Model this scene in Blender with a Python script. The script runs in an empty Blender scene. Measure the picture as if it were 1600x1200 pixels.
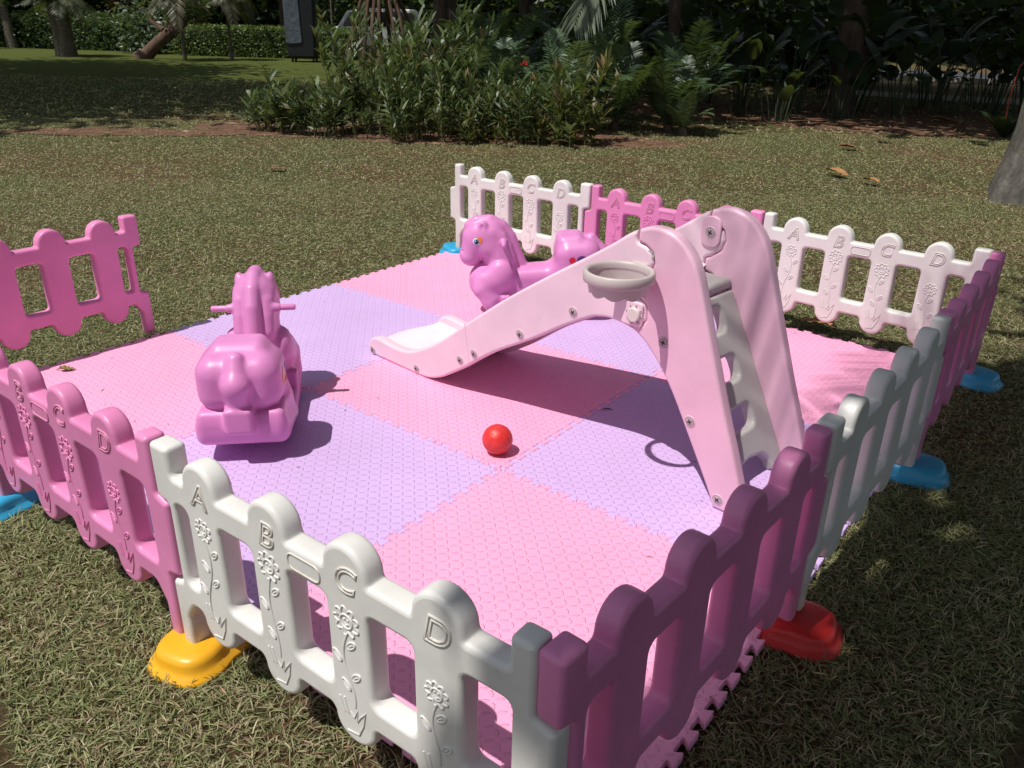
import bpy, bmesh, math, random
import numpy as np
from mathutils import Vector, Matrix
rng = np.random.default_rng(7)
random.seed(7)
scn = bpy.context.scene
COL = scn.collection
GZ = -0.03                      # ground level; the top of the foam mat is z = 0

# ------------------------------------------------------------------ helpers
def tag(o, label=None, cat=None, group=None, kind=None):
    if label: o['label'] = label
    if cat: o['category'] = cat
    if group: o['group'] = group
    if kind: o['kind'] = kind
    return o

def link(name, me, mat=None, parent=None, loc=(0, 0, 0), rz=0.0, scale=None):
    o = bpy.data.objects.new(name, me)
    COL.objects.link(o)
    if mat is not None and me is not None:
        me.materials.clear(); me.materials.append(mat)
    if parent is not None: o.parent = parent
    o.location = loc
    o.rotation_euler = (0, 0, rz)
    if scale: o.scale = scale
    return o

def empty(name, loc=(0, 0, 0), rz=0.0, label=None, cat=None, group=None):
    o = bpy.data.objects.new(name, None); COL.objects.link(o)
    o.empty_display_size = .1
    o.location = loc; o.rotation_euler = (0, 0, rz)
    return tag(o, label, cat, group)

def smooth(me, ang=None):
    me.polygons.foreach_set('use_smooth', [True] * len(me.polygons))
    if ang is not None: me.set_sharp_from_angle(angle=math.radians(ang))
    return me

def mesh(name, v, f, ang=40):
    me = bpy.data.meshes.new(name)
    me.from_pydata([tuple(map(float, x)) for x in v], [], [tuple(map(int, x)) for x in f])
    me.validate(); me.update()
    return smooth(me, ang)

def quads(name, V, F, colr=None, smooth_=False):
    """big mesh from numpy: V (n,3), F (m,4)"""
    me = bpy.data.meshes.new(name)
    n, m = len(V), len(F)
    me.vertices.add(n); me.vertices.foreach_set('co', np.ascontiguousarray(V, np.float32).ravel())
    me.loops.add(m * 4); me.loops.foreach_set('vertex_index', np.ascontiguousarray(F, np.int32).ravel())
    me.polygons.add(m)
    me.polygons.foreach_set('loop_start', np.arange(m, dtype=np.int32) * 4)
    me.polygons.foreach_set('loop_total', np.full(m, 4, np.int32))
    if smooth_: me.polygons.foreach_set('use_smooth', np.ones(m, bool))
    if colr is not None:
        a = me.color_attributes.new('Col', 'FLOAT_COLOR', 'POINT')
        c = np.ones((n, 4), np.float32); c[:, :3] = colr
        a.data.foreach_set('color', c.ravel())
    me.update()
    return me

def join(parts):
    """parts: list of (V, F) with same face arity or mixed lists"""
    V, F, o = [], [], 0
    for v, f in parts:
        V.extend([tuple(x) for x in v]); F.extend([tuple(i + o for i in q) for q in f]); o += len(v)
    return V, F

def tube(pts, rad, n=10, cap=True):
    pts = [Vector(p) for p in pts]
    if not hasattr(rad, '__len__'): rad = [rad] * len(pts)
    V, F = [], []
    up = Vector((0, 0, 1))
    prev = None
    for i, p in enumerate(pts):
        t = (pts[min(i + 1, len(pts) - 1)] - pts[max(i - 1, 0)]).normalized()
        if prev is None:
            a = up if abs(t.dot(up)) < .9 else Vector((1, 0, 0))
            u = t.cross(a).normalized()
        else:
            u = (prev - t * prev.dot(t)).normalized()
        prev = u
        w = t.cross(u)
        for k in range(n):
            an = 2 * math.pi * k / n
            V.append(p + (u * math.cos(an) + w * math.sin(an)) * rad[i])
    for i in range(len(pts) - 1):
        for k in range(n):
            a = i * n + k; b = i * n + (k + 1) % n
            F.append((a, b, b + n, a + n))
    if cap:
        F.append(tuple(range(n - 1, -1, -1)))
        F.append(tuple((len(pts) - 1) * n + k for k in range(n)))
    return V, F

def box(c, h):
    V = [(c[0] + sx * h[0], c[1] + sy * h[1], c[2] + sz * h[2]) for sx in (-1, 1) for sy in (-1, 1) for sz in (-1, 1)]
    F = [(0, 1, 3, 2), (4, 6, 7, 5), (0, 4, 5, 1), (2, 3, 7, 6), (0, 2, 6, 4), (1, 5, 7, 3)]
    return V, F

def bevel_mesh(me, w, seg=3):
    bm = bmesh.new(); bm.from_mesh(me)
    bmesh.ops.bevel(bm, geom=[e for e in bm.edges if e.calc_face_angle(0) > .6], offset=w, segments=seg, affect='EDGES', profile=.5)
    bm.to_mesh(me); bm.free()
    return smooth(me, 40)

def fillet(poly, r, seg=5):
    """round the corners of a closed polygon; r a number or one per corner"""
    n = len(poly); out = []
    for i in range(n):
        p = np.array(poly[i], float); a = np.array(poly[i - 1], float); b = np.array(poly[(i + 1) % n], float)
        ri = r[i] if hasattr(r, '__len__') else r
        da, db = a - p, b - p
        la, lb = np.linalg.norm(da), np.linalg.norm(db)
        if ri <= 0 or la < 1e-9 or lb < 1e-9: out.append(tuple(p)); continue
        da /= la; db /= lb
        ang = math.acos(max(-1, min(1, float(da @ db))))
        if ang > math.pi - .06: out.append(tuple(p)); continue
        d = min(ri / math.tan(ang / 2), la * .48, lb * .48)
        p0, p1 = p + da * d, p + db * d
        for k in range(seg + 1):
            t = k / seg
            out.append(tuple((1 - t) ** 2 * p0 + 2 * t * (1 - t) * p + t * t * p1))
    return out

def curve_solid(name, polys, thick, bevel, res=3, ang=50):
    """2-D outlines (first outer, others holes) in x,z -> solid centred on y=0"""
    cu = bpy.data.curves.new(name, 'CURVE'); cu.dimensions = '2D'; cu.fill_mode = 'BOTH'
    for P in polys:
        s = cu.splines.new('POLY'); s.points.add(len(P) - 1); s.use_cyclic_u = True
        for q, c in zip(s.points, P): q.co = (c[0], c[1], 0, 1)
    cu.extrude = max(thick / 2 - bevel, 0.0002); cu.bevel_depth = bevel; cu.bevel_resolution = res; cu.offset = -bevel
    me = curve_to_mesh(name, cu)
    me.transform(Matrix.Rotation(math.pi / 2, 4, 'X'))
    return smooth(me, ang)

def curve_to_mesh(name, cu):
    o = bpy.data.objects.new('tmp', cu); COL.objects.link(o)
    dg = bpy.context.evaluated_depsgraph_get(); dg.update()
    me = bpy.data.meshes.new_from_object(o.evaluated_get(dg), depsgraph=dg)
    me.name = name
    bpy.data.objects.remove(o); bpy.data.curves.remove(cu)
    return me

def wires(name, lines, r, cyc=()):
    """thin round ridges along 2-D lines in x,z, as one mesh"""
    cu = bpy.data.curves.new(name, 'CURVE'); cu.dimensions = '3D'
    for i, P in enumerate(lines):
        s = cu.splines.new('POLY'); s.points.add(len(P) - 1); s.use_cyclic_u = i in cyc
        for q, c in zip(s.points, P): q.co = (c[0], 0, c[1], 1)
    cu.bevel_depth = r; cu.bevel_resolution = 2; cu.use_fill_caps = True
    return smooth(curve_to_mesh(name, cu), 60)

# ------------------------------------------------------------------ materials
def nodes(name):
    m = bpy.data.materials.new(name); m.use_nodes = True
    nt = m.node_tree; nt.nodes.clear()
    out = nt.nodes.new('ShaderNodeOutputMaterial'); b = nt.nodes.new('ShaderNodeBsdfPrincipled')
    nt.links.new(b.outputs[0], out.inputs[0])
    return m, nt, b, out

def N(nt, t, **kw):
    n = nt.nodes.new(t)
    for k, v in kw.items():
        if k in ('op',): n.operation = v
        else: n.inputs[k].default_value = v
    return n

def M(nt, op, a, b=None, c=None):
    n = nt.nodes.new('ShaderNodeMath'); n.operation = op
    for i, x in enumerate((a, b, c)):
        if x is None: continue
        if isinstance(x, (int, float)): n.inputs[i].default_value = x
        else: nt.links.new(x, n.inputs[i])
    return n.outputs[0]

def ramp(nt, fac, stops):
    r = nt.nodes.new('ShaderNodeValToRGB'); e = r.color_ramp.elements
    while len(e) > 1: e.remove(e[-1])
    e[0].position = stops[0][0]; e[0].color = (*stops[0][1], 1)
    for p, c in stops[1:]:
        x = e.new(p); x.color = (*c, 1)
    nt.links.new(fac, r.inputs[0])
    return r.outputs[0]

def mix(nt, fac, a, b, blend='MIX'):
    n = nt.nodes.new('ShaderNodeMix'); n.data_type = 'RGBA'; n.blend_type = blend
    for i, x in ((0, fac), (6, a), (7, b)):
        if isinstance(x, (int, float)): n.inputs[i].default_value = x
        elif isinstance(x, tuple): n.inputs[i].default_value = (*x, 1)
        else: nt.links.new(x, n.inputs[i])
    return n.outputs[2]

def noise(nt, co, scale, detail=4, rough=.55):
    n = nt.nodes.new('ShaderNodeTexNoise'); n.inputs['Scale'].default_value = scale
    n.inputs['Detail'].default_value = detail; n.inputs['Roughness'].default_value = rough
    nt.links.new(co, n.inputs['Vector'])
    return n.outputs[0]

def bump(nt, b, h, strength, dist=.01):
    n = nt.nodes.new('ShaderNodeBump'); n.inputs['Strength'].default_value = strength; n.inputs['Distance'].default_value = dist
    nt.links.new(h, n.inputs['Height']); nt.links.new(n.outputs[0], b.inputs['Normal'])

def plastic(name, rgb, rough=.38, dirt=.18, sss=.0, grime=(.25, .2, .16), scratch=True, mud=0.0):
    m, nt, b, out = nodes(name)
    tc = nt.nodes.new('ShaderNodeTexCoord'); co = tc.outputs['Object']
    n1 = noise(nt, co, 3.1, 5, .6); n2 = noise(nt, co, 46, 3, .6); n3 = noise(nt, co, 9, 6, .7)
    dark = tuple(x * .86 for x in rgb); lite = tuple(min(1, x * 1.05 + .01) for x in rgb)
    c = ramp(nt, n1, [(.3, dark), (.7, lite)])
    d = M(nt, 'MULTIPLY', M(nt, 'GREATER_THAN', n3, .66), M(nt, 'MULTIPLY', n2, dirt * 1.6))
    d2 = M(nt, 'MULTIPLY', ramp(nt, n3, [(.5, (0, 0, 0)), (.75, (1, 1, 1))]), dirt * .6)
    c = mix(nt, d2, c, grime)
    if mud:
        sz = nt.nodes.new('ShaderNodeSeparateXYZ'); nt.links.new(co, sz.inputs[0])
        mr = nt.nodes.new('ShaderNodeMapRange'); mr.inputs['From Min'].default_value = .20; mr.inputs['From Max'].default_value = .0
        nt.links.new(sz.outputs[2], mr.inputs['Value'])
        c = mix(nt, M(nt, 'MULTIPLY', M(nt, 'MULTIPLY', mr.outputs[0], ramp(nt, n3, [(.35, (0, 0, 0)), (.7, (1, 1, 1))])), mud), c, (.30, .20, .12))
    if scratch:
        mp = nt.nodes.new('ShaderNodeMapping'); mp.inputs['Scale'].default_value = (9, 9, 140); mp.inputs['Rotation'].default_value = (.5, .9, .3)
        nt.links.new(co, mp.inputs['Vector'])
        sc = noise(nt, mp.outputs[0], 2.2, 2, .5)
        c = mix(nt, M(nt, 'MULTIPLY', M(nt, 'GREATER_THAN', sc, .73), .22), c, tuple(min(1, x * 1.3 + .12) for x in rgb))
    nt.links.new(c, b.inputs['Base Color'])
    r = nt.nodes.new('ShaderNodeMapRange'); r.inputs['To Min'].default_value = rough - .06; r.inputs['To Max'].default_value = rough + .12
    nt.links.new(n3, r.inputs['Value']); nt.links.new(r.outputs[0], b.inputs['Roughness'])
    b.inputs['Specular IOR Level'].default_value = .45
    if sss: b.inputs['Subsurface Weight'].default_value = sss; b.inputs['Subsurface Radius'].default_value = (.012, .008, .008)
    bump(nt, b, M(nt, 'ADD', M(nt, 'MULTIPLY', n1, .6), M(nt, 'MULTIPLY', n2, .12)), .25, .006)
    return m

def plain(name, rgb, rough=.6, var=.25, scale=6, metal=0, bumpy=.2, spec=.4):
    m, nt, b, out = nodes(name)
    co = nt.nodes.new('ShaderNodeTexCoord').outputs['Object']
    n1 = noise(nt, co, scale, 6, .65)
    c = ramp(nt, n1, [(.25, tuple(x * (1 - var) for x in rgb)), (.75, tuple(min(1, x * (1 + var)) for x in rgb))])
    nt.links.new(c, b.inputs['Base Color']); b.inputs['Roughness'].default_value = rough; b.inputs['Metallic'].default_value = metal
    b.inputs['Specular IOR Level'].default_value = spec
    if bumpy: bump(nt, b, n1, bumpy, .02)
    return m

def foliage(name, rough=.45, trans=.28, spec=.5):
    m, nt, b, out = nodes(name)
    at = nt.nodes.new('ShaderNodeAttribute'); at.attribute_name = 'Col'
    nt.links.new(at.outputs['Color'], b.inputs['Base Color']); b.inputs['Roughness'].default_value = rough
    b.inputs['Specular IOR Level'].default_value = spec
    t = nt.nodes.new('ShaderNodeBsdfTranslucent'); ms = nt.nodes.new('ShaderNodeMixShader'); ms.inputs[0].default_value = trans
    nt.links.new(mix(nt, .5, at.outputs['Color'], (.22, .3, .04)), t.inputs[0])
    nt.links.new(b.outputs[0], ms.inputs[1]); nt.links.new(t.outputs[0], ms.inputs[2]); nt.links.new(ms.outputs[0], out.inputs[0])
    return m

def bark(name, c1, c2, scale=9, stretch=.35, strength=.8):
    m, nt, b, out = nodes(name)
    co = nt.nodes.new('ShaderNodeTexCoord').outputs['Object']
    mp = nt.nodes.new('ShaderNodeMapping'); mp.inputs['Scale'].default_value = (1, 1, stretch); nt.links.new(co, mp.inputs['Vector'])
    n1 = noise(nt, mp.outputs[0], scale, 8, .7); n2 = noise(nt, co, 2.3, 4, .6)
    c = ramp(nt, n1, [(.28, tuple(x * .45 for x in c1)), (.5, c1), (.72, c2)])
    c = mix(nt, M(nt, 'MULTIPLY', n2, .5), c, tuple(x * .55 for x in c1))
    nt.links.new(c, b.inputs['Base Color']); b.inputs['Roughness'].default_value = .9; b.inputs['Specular IOR Level'].default_value = .15
    bump(nt, b, n1, strength, .03)
    return m

def foam(name, rgb):
    """EVA foam with the raised leaf tread pattern"""
    m, nt, b, out = nodes(name)
    tc = nt.nodes.new('ShaderNodeTexCoord')
    sp = nt.nodes.new('ShaderNodeSeparateXYZ'); nt.links.new(tc.outputs['Object'], sp.inputs[0])
    S = 39.0
    def cell(a):
        s = M(nt, 'MULTIPLY', a, S); f = M(nt, 'FLOOR', s); return f, M(nt, 'SUBTRACT', M(nt, 'SUBTRACT', s, f), .5)
    fx, lx = cell(M(nt, 'ADD', sp.outputs[0], 10)); fy, ly = cell(M(nt, 'ADD', sp.outputs[1], 10))
    par = M(nt, 'MODULO', M(nt, 'ADD', fx, fy), 2)
    a = M(nt, 'MULTIPLY', M(nt, 'ADD', lx, ly), .7071); d = M(nt, 'MULTIPLY', M(nt, 'SUBTRACT', lx, ly), .7071)
    def lerp(p, q): return M(nt, 'ADD', M(nt, 'MULTIPLY', p, M(nt, 'SUBTRACT', 1, par)), M(nt, 'MULTIPLY', q, par))
    u = lerp(a, d); v = M(nt, 'ABSOLUTE', lerp(d, a))
    g = M(nt, 'ADD', M(nt, 'DIVIDE', v, .150), M(nt, 'POWER', M(nt, 'DIVIDE', M(nt, 'ABSOLUTE', u), .43), 2))
    hgt = nt.nodes.new('ShaderNodeMapRange'); hgt.interpolation_type = 'SMOOTHSTEP'
    hgt.inputs['From Min'].default_value = 1.05; hgt.inputs['From Max'].default_value = .62
    nt.links.new(g, hgt.inputs['Value'])
    co = tc.outputs['Object']
    n1 = noise(nt, co, 2.2, 4, .6); n2 = noise(nt, co, 260, 2, .6); n3 = noise(nt, co, 14, 6, .75)
    c = ramp(nt, n1, [(.3, tuple(x * .93 for x in rgb)), (.7, tuple(min(1, x * 1.04) for x in rgb))])
    c = mix(nt, M(nt, 'MULTIPLY', ramp(nt, n3, [(.56, (0, 0, 0)), (.8, (1, 1, 1))]), .22), c, (.33, .22, .2))
    spk = noise(nt, co, 75, 2, .5)
    c = mix(nt, M(nt, 'MULTIPLY', M(nt, 'GREATER_THAN', spk, .77), .45), c, (.1, .07, .06))
    nt.links.new(c, b.inputs['Base Color']); b.inputs['Roughness'].default_value = .52; b.inputs['Specular IOR Level'].default_value = .35
    hh = M(nt, 'ADD', hgt.outputs[0], M(nt, 'ADD', M(nt, 'MULTIPLY', n2, .10), M(nt, 'MULTIPLY', n1, .4)))
    bump(nt, b, hh, .9, .0028)
    return m

PINK = plastic('pink plastic', (.74, .24, .48), .38, mud=.6)
PINKF = plastic('bright pink plastic', (.80, .25, .50), .38, mud=.6)
WHITE = plastic('white plastic', (.73, .72, .695), .38, dirt=.22, mud=.75)
PALE = plastic('pale pink slide plastic', (.82, .60, .70), .36, dirt=.10, scratch=False)
PALE2 = plastic('whitish pink slide plastic', (.85, .70, .77), .36, dirt=.08, scratch=False)
PALE_SHADE = plastic('shade-toned pink slide plastic', (.77, .47, .61), .36, dirt=.10, scratch=False)  # darker copy of PALE: shade and bounce on the rear put into the colour
GREY = plastic('warm grey plastic', (.43, .42, .41), .38, dirt=.15)
HORSE = plastic('orchid pink plastic', (.68, .245, .54), .36, dirt=.08)
RED = plastic('red plastic', (.62, .018, .018), .38, dirt=.1)
YELL = plastic('yellow plastic', (.80, .40, .012), .34, dirt=.12)
BLUE = plastic('sky blue plastic', (.03, .36, .62), .36, dirt=.12)
FPINK = foam('pink foam', (.88, .38, .59))
FPURP = foam('lilac foam', (.60, .42, .73))
LEAF = foliage('leaf')
DARKGAP = plain('dark gap', (.03, .02, .025), .8, bumpy=0)
SCREW = plain('screw plastic', (.42, .33, .36), .4, .2, 60)

# ------------------------------------------------------------------ camera, light
cam = bpy.data.cameras.new('camera'); co = bpy.data.objects.new('camera', cam); COL.objects.link(co); scn.camera = co
cam.sensor_width = 36; cam.lens = 36 * 1262.05 / 1600; cam.clip_start = .05; cam.clip_end = 600
yaw, pit, rol = -.656, .423, .021
f = Vector((math.sin(yaw) * math.cos(pit), math.cos(yaw) * math.cos(pit), -math.sin(pit)))
r = f.cross(Vector((0, 0, 1))).normalized(); u = r.cross(f)
r2 = r * math.cos(rol) + u * math.sin(rol); u2 = -r * math.sin(rol) + u * math.cos(rol)
mw = Matrix((r2, u2, -f)).transposed().to_4x4(); mw.translation = (3.452, -.836, 1.365)
co.matrix_world = mw
CAM = np.array([3.452, -.836, 1.365])

SUN = Vector((.14, .465, -1)).normalized()       # direction the light travels
el = math.asin(-SUN.z); az = math.atan2(-SUN.x, -SUN.y)
w = bpy.data.worlds.new('World'); scn.world = w; w.use_nodes = True
nt = w.node_tree; bg = nt.nodes['Background']
sky = nt.nodes.new('ShaderNodeTexSky'); sky.sky_type = 'NISHITA'; sky.sun_disc = False
sky.sun_elevation = el; sky.sun_rotation = az
hs = nt.nodes.new('ShaderNodeHueSaturation'); hs.inputs['Saturation'].default_value = .5; nt.links.new(sky.outputs[0], hs.inputs['Color'])
nt.links.new(hs.outputs[0], bg.inputs[0]); bg.inputs[1].default_value = .10
sl = bpy.data.lights.new('sun', 'SUN'); sl.energy = 4.5; sl.angle = math.radians(.53); sl.color = (1, .955, .89)
so = bpy.data.objects.new('sun', sl); COL.objects.link(so); so.rotation_euler = SUN.to_track_quat('-Z', 'Y').to_euler(); so.location = (0, 0, 20)
scn.view_settings.view_transform = 'Standard'; scn.view_settings.look = 'None'; scn.view_settings.exposure = 0

# ------------------------------------------------------------------ ground
def ground_mat():
    m, nt, b, out = nodes('lawn soil and thatch')
    co = nt.nodes.new('ShaderNodeTexCoord').outputs['Object']
    big = noise(nt, co, .55, 4, .6); mid = noise(nt, co, 7, 5, .7); fine = noise(nt, co, 90, 4, .8); vf = noise(nt, co, 300, 2, .7)
    g = ramp(nt, fine, [(.3, (.022, .024, .010)), (.5, (.085, .085, .035)), (.68, (.20, .175, .085))])
    s = ramp(nt, fine, [(.3, (.05, .025, .015)), (.55, (.16, .085, .05)), (.75, (.27, .19, .11))])
    c = mix(nt, ramp(nt, M(nt, 'ADD', M(nt, 'MULTIPLY', big, .6), M(nt, 'MULTIPLY', mid, .4)), [(.46, (0, 0, 0)), (.6, (1, 1, 1))]), g, s)
    # beyond the near lawn the turf is greener
    sp = nt.nodes.new('ShaderNodeSeparateXYZ'); nt.links.new(co, sp.inputs[0])
    far = nt.nodes.new('ShaderNodeMapRange'); far.inputs['From Min'].default_value = 9; far.inputs['From Max'].default_value = 17
    nt.links.new(M(nt, 'SUBTRACT', 3, sp.outputs[0]), far.inputs['Value'])
    gg = ramp(nt, fine, [(.3, (.035, .05, .012)), (.7, (.12, .15, .035))])
    c = mix(nt, far.outputs[0], c, mix(nt, ramp(nt, mid, [(.5, (0, 0, 0)), (.7, (.5, .5, .5))]), gg, (.12, .07, .04)))
    nt.links.new(c, b.inputs['Base Color']); b.inputs['Roughness'].default_value = .95; b.inputs['Specular IOR Level'].default_value = .1
    bump(nt, b, M(nt, 'ADD', fine, M(nt, 'MULTIPLY', vf, .4)), 1, .02)
    return m
GM = ground_mat()
tag(link('lawn', mesh('lawn', [(-150, -60, GZ), (120, -60, GZ), (120, 160, GZ), (-150, 160, GZ)], [(0, 1, 2, 3)]), GM), kind='structure')

# bare red soil under the shrub border
def blob2d(cx, cy, rx, ry, rot, n=64, amp=.16, seed=0):
    rr = random.Random(seed); ph = [rr.uniform(0, 6.28) for _ in range(6)]
    P = []
    for k in range(n):
        a = 2 * math.pi * k / n
        q = 1 + amp * sum(math.sin((j + 2) * a + ph[j]) / (j + 1.5) for j in range(6))
        x, y = rx * q * math.cos(a), ry * q * math.sin(a)
        P.append((cx + x * math.cos(rot) - y * math.sin(rot), cy + x * math.sin(rot) + y * math.cos(rot)))
    return P
def soil_mat():
    m, nt, b, out = nodes('red soil')
    co = nt.nodes.new('ShaderNodeTexCoord').outputs['Object']
    a = noise(nt, co, 5, 6, .7); c2 = noise(nt, co, 60, 4, .75)
    c = ramp(nt, a, [(.3, (.09, .05, .035)), (.55, (.16, .085, .06)), (.75, (.22, .15, .10))])
    c = mix(nt, ramp(nt, c2, [(.6, (0, 0, 0)), (.68, (1, 1, 1))]), c, (.30, .2, .12))
    nt.links.new(c, b.inputs['Base Color']); b.inputs['Roughness'].default_value = .95; b.inputs['Specular IOR Level'].default_value = .1
    bump(nt, b, M(nt, 'ADD', a, M(nt, 'MULTIPLY', c2, .5)), .8, .03)
    return m
SOIL = soil_mat()
SB = blob2d(-4.25, 7.35, 2.75, 1.15, .55, seed=3, amp=.22)
SB2 = blob2d(-1.2, 14.2, 4.6, 2.3, .35, seed=5)
SB3 = blob2d(-7.0, 4.55, 1.5, .42, .82, seed=9, amp=.25)
for q, P in (('soil_bed', SB), ('soil_bed', SB2), ('soil_bed', SB3)):
    tag(link(q, mesh(q, [(x, y, GZ + (.009 if P is SB3 else .005)) for x, y in P], [tuple(range(len(P)))]), SOIL), kind='structure')

# ------------------------------------------------------------------ foam mat: nine interlocking tiles
def jig(n=14, a=.0105):
    p = 1 / n; d = .11 * p; P = [(0, 0)]
    for k in range(n):
        o = k * p
        P += [(o + (.10 * p if k == 0 else .0), -a)] if k == 0 else []
        P += [(o + .25 * p + d, -a), (o + .25 * p - d, a), (o + .75 * p + d, a), (o + .75 * p - d, -a)]
    P += [(1 - .10 * p, -a), (1, 0)]
    # fillet the open line
    out = [P[0]]
    for i in range(1, len(P) - 1):
        q = np.array(P[i]); A = np.array(P[i - 1]); B = np.array(P[i + 1])
        la, lb = np.linalg.norm(A - q), np.linalg.norm(B - q); dd = min(.009, la * .42, lb * .42)
        p0 = q + (A - q) / la * dd; p1 = q + (B - q) / lb * dd
        for t in (0, .33, .67, 1): out.append(tuple((1 - t) ** 2 * p0 + 2 * t * (1 - t) * q + t * t * p1))
    out.append(P[-1])
    return np.array(out)
JG = jig()
def tile_mesh(i, j):
    E = JG
    H = lambda jj: np.stack([E[:, 0], E[:, 1] + jj], 1)
    V = lambda ii: np.stack([ii + E[:, 1], E[:, 0]], 1)
    P = np.concatenate([H(0)[:-1], V(1)[:-1], H(1)[::-1][:-1], V(0)[::-1][:-1]])
    keep = np.linalg.norm(P - np.roll(P, 1, 0), axis=1) > 1e-5
    P = P[keep]
    t = np.roll(P, -1, 0) - np.roll(P, 1, 0); t /= np.linalg.norm(t, axis=1)[:, None]
    nrm = np.stack([-t[:, 1], t[:, 0]], 1)
    n = len(P)
    P0 = P + nrm * .0005; P1 = P + nrm * .0011
    vs = [(*q, -.020) for q in P0] + [(*q, -.0012) for q in P0] + [(*q, 0) for q in P1]
    fs = [tuple(range(2 * n, 3 * n))]
    for k in range(n):
        k2 = (k + 1) % n
        fs += [(k, k2, k2 + n, k + n), (k + n, k2 + n, k2 + 2 * n, k + 2 * n)]
    return mesh('foam_tile', vs, fs, 35)
TM = tile_mesh(0, 0)
TM2 = TM.copy()
TL = {(0, 0): 'pink foam tile left of the rear-facing rocking horse, beside the pink fence at left',
      (1, 0): 'lilac foam tile behind the white front fence, in the rear-facing horse shadow',
      (2, 0): 'pink foam tile in the nearest corner of the mat, inside the shaded pink fence',
      (0, 1): 'lilac foam tile on the open far edge, in front of the slide exit',
      (1, 1): 'pink foam floor tile at the centre of the mat with the red ball on it',
      (2, 1): 'lilac foam tile under the slide ladder with striped shadows across it',
      (0, 2): 'pink foam floor tile in the far left corner beside the blue fence foot',
      (1, 2): 'lilac foam floor tile seen through the arch under the slide',
      (2, 2): 'pink foam floor tile in the far right corner behind the slide ladder'}
for (i, j), lab in TL.items():
    o = link('foam_tile', TM if (i + j) % 2 == 0 else TM2, FPINK if (i + j) % 2 == 0 else FPURP, loc=(i, j, (0.0, .0003, -.0003)[(i * 2 + j) % 3]))
    tag(o, lab, 'foam tile', 'interlocking foam tiles of the play mat')

# ------------------------------------------------------------------ fence panels
TH = .05
PC = [.165 + .2125 * i for i in range(4)]
def panel_mesh(Lend, Rend):
    P, R = [], []
    def add(x, z, r=.006): P.append((x, z)); R.append(r)
    def end(kind, X):      # points going up the left side; X maps local offset
        if kind == 'mid':
            return [(X(.004), .0), (X(.004), .203), (X(-.036), .213), (X(-.036), .402), (X(.004), .414), (X(.004), .55), (X(.053), .55), (X(.053), .484)]
        return [(X(.003), .0), (X(.003), .195), (X(.043), .207), (X(.043), .410), (X(.003), .420), (X(.003), .55), (X(.068), .55), (X(.068), .484)]
    for x, z in end(Lend, lambda v: v): add(x, z, .012)
    for c in PC:
        add(c - .058, .484, .012)
        for k in range(13):
            a = math.pi * (1 - k / 12); add(c + .056 * math.cos(a), .492 + .056 * math.sin(a), 0)
        add(c + .058, .484, .012)
    for x, z in end(Rend, lambda v: 1 - v)[::-1]: add(x, z, .012)
    add(.955, 0); add(.955, .105, .02); add(.925, .152, .02)
    for c in PC[::-1]:
        add(c + .062, .152, .014)
        for k in range(13):
            a = -math.pi * k / 12; add(c + .056 * math.cos(a), .142 + .056 * math.sin(a), 0)
        add(c - .062, .152, .014)
    add(.075, .152, .02); add(.045, .105, .02); add(.045, 0)
    polys = [fillet(P, R, 4)]
    hx = [(.048 + (.02 if Lend != 'mid' else 0), PC[0] - .054)] + [(PC[i] + .054, PC[i + 1] - .054) for i in range(3)] + [(PC[3] + .054, .952 - (.028 if Rend != 'mid' else 0))]
    for a, b2 in hx:
        polys.append(fillet([(a, .212), (a, .420), (b2, .420), (b2, .212)], .02, 5))
    return curve_solid('panel_body', polys, TH, .011, 3)
PANEL = {k: panel_mesh(*k) for k in (('mid', 'tb'), ('tb', 'mid'))}

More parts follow.
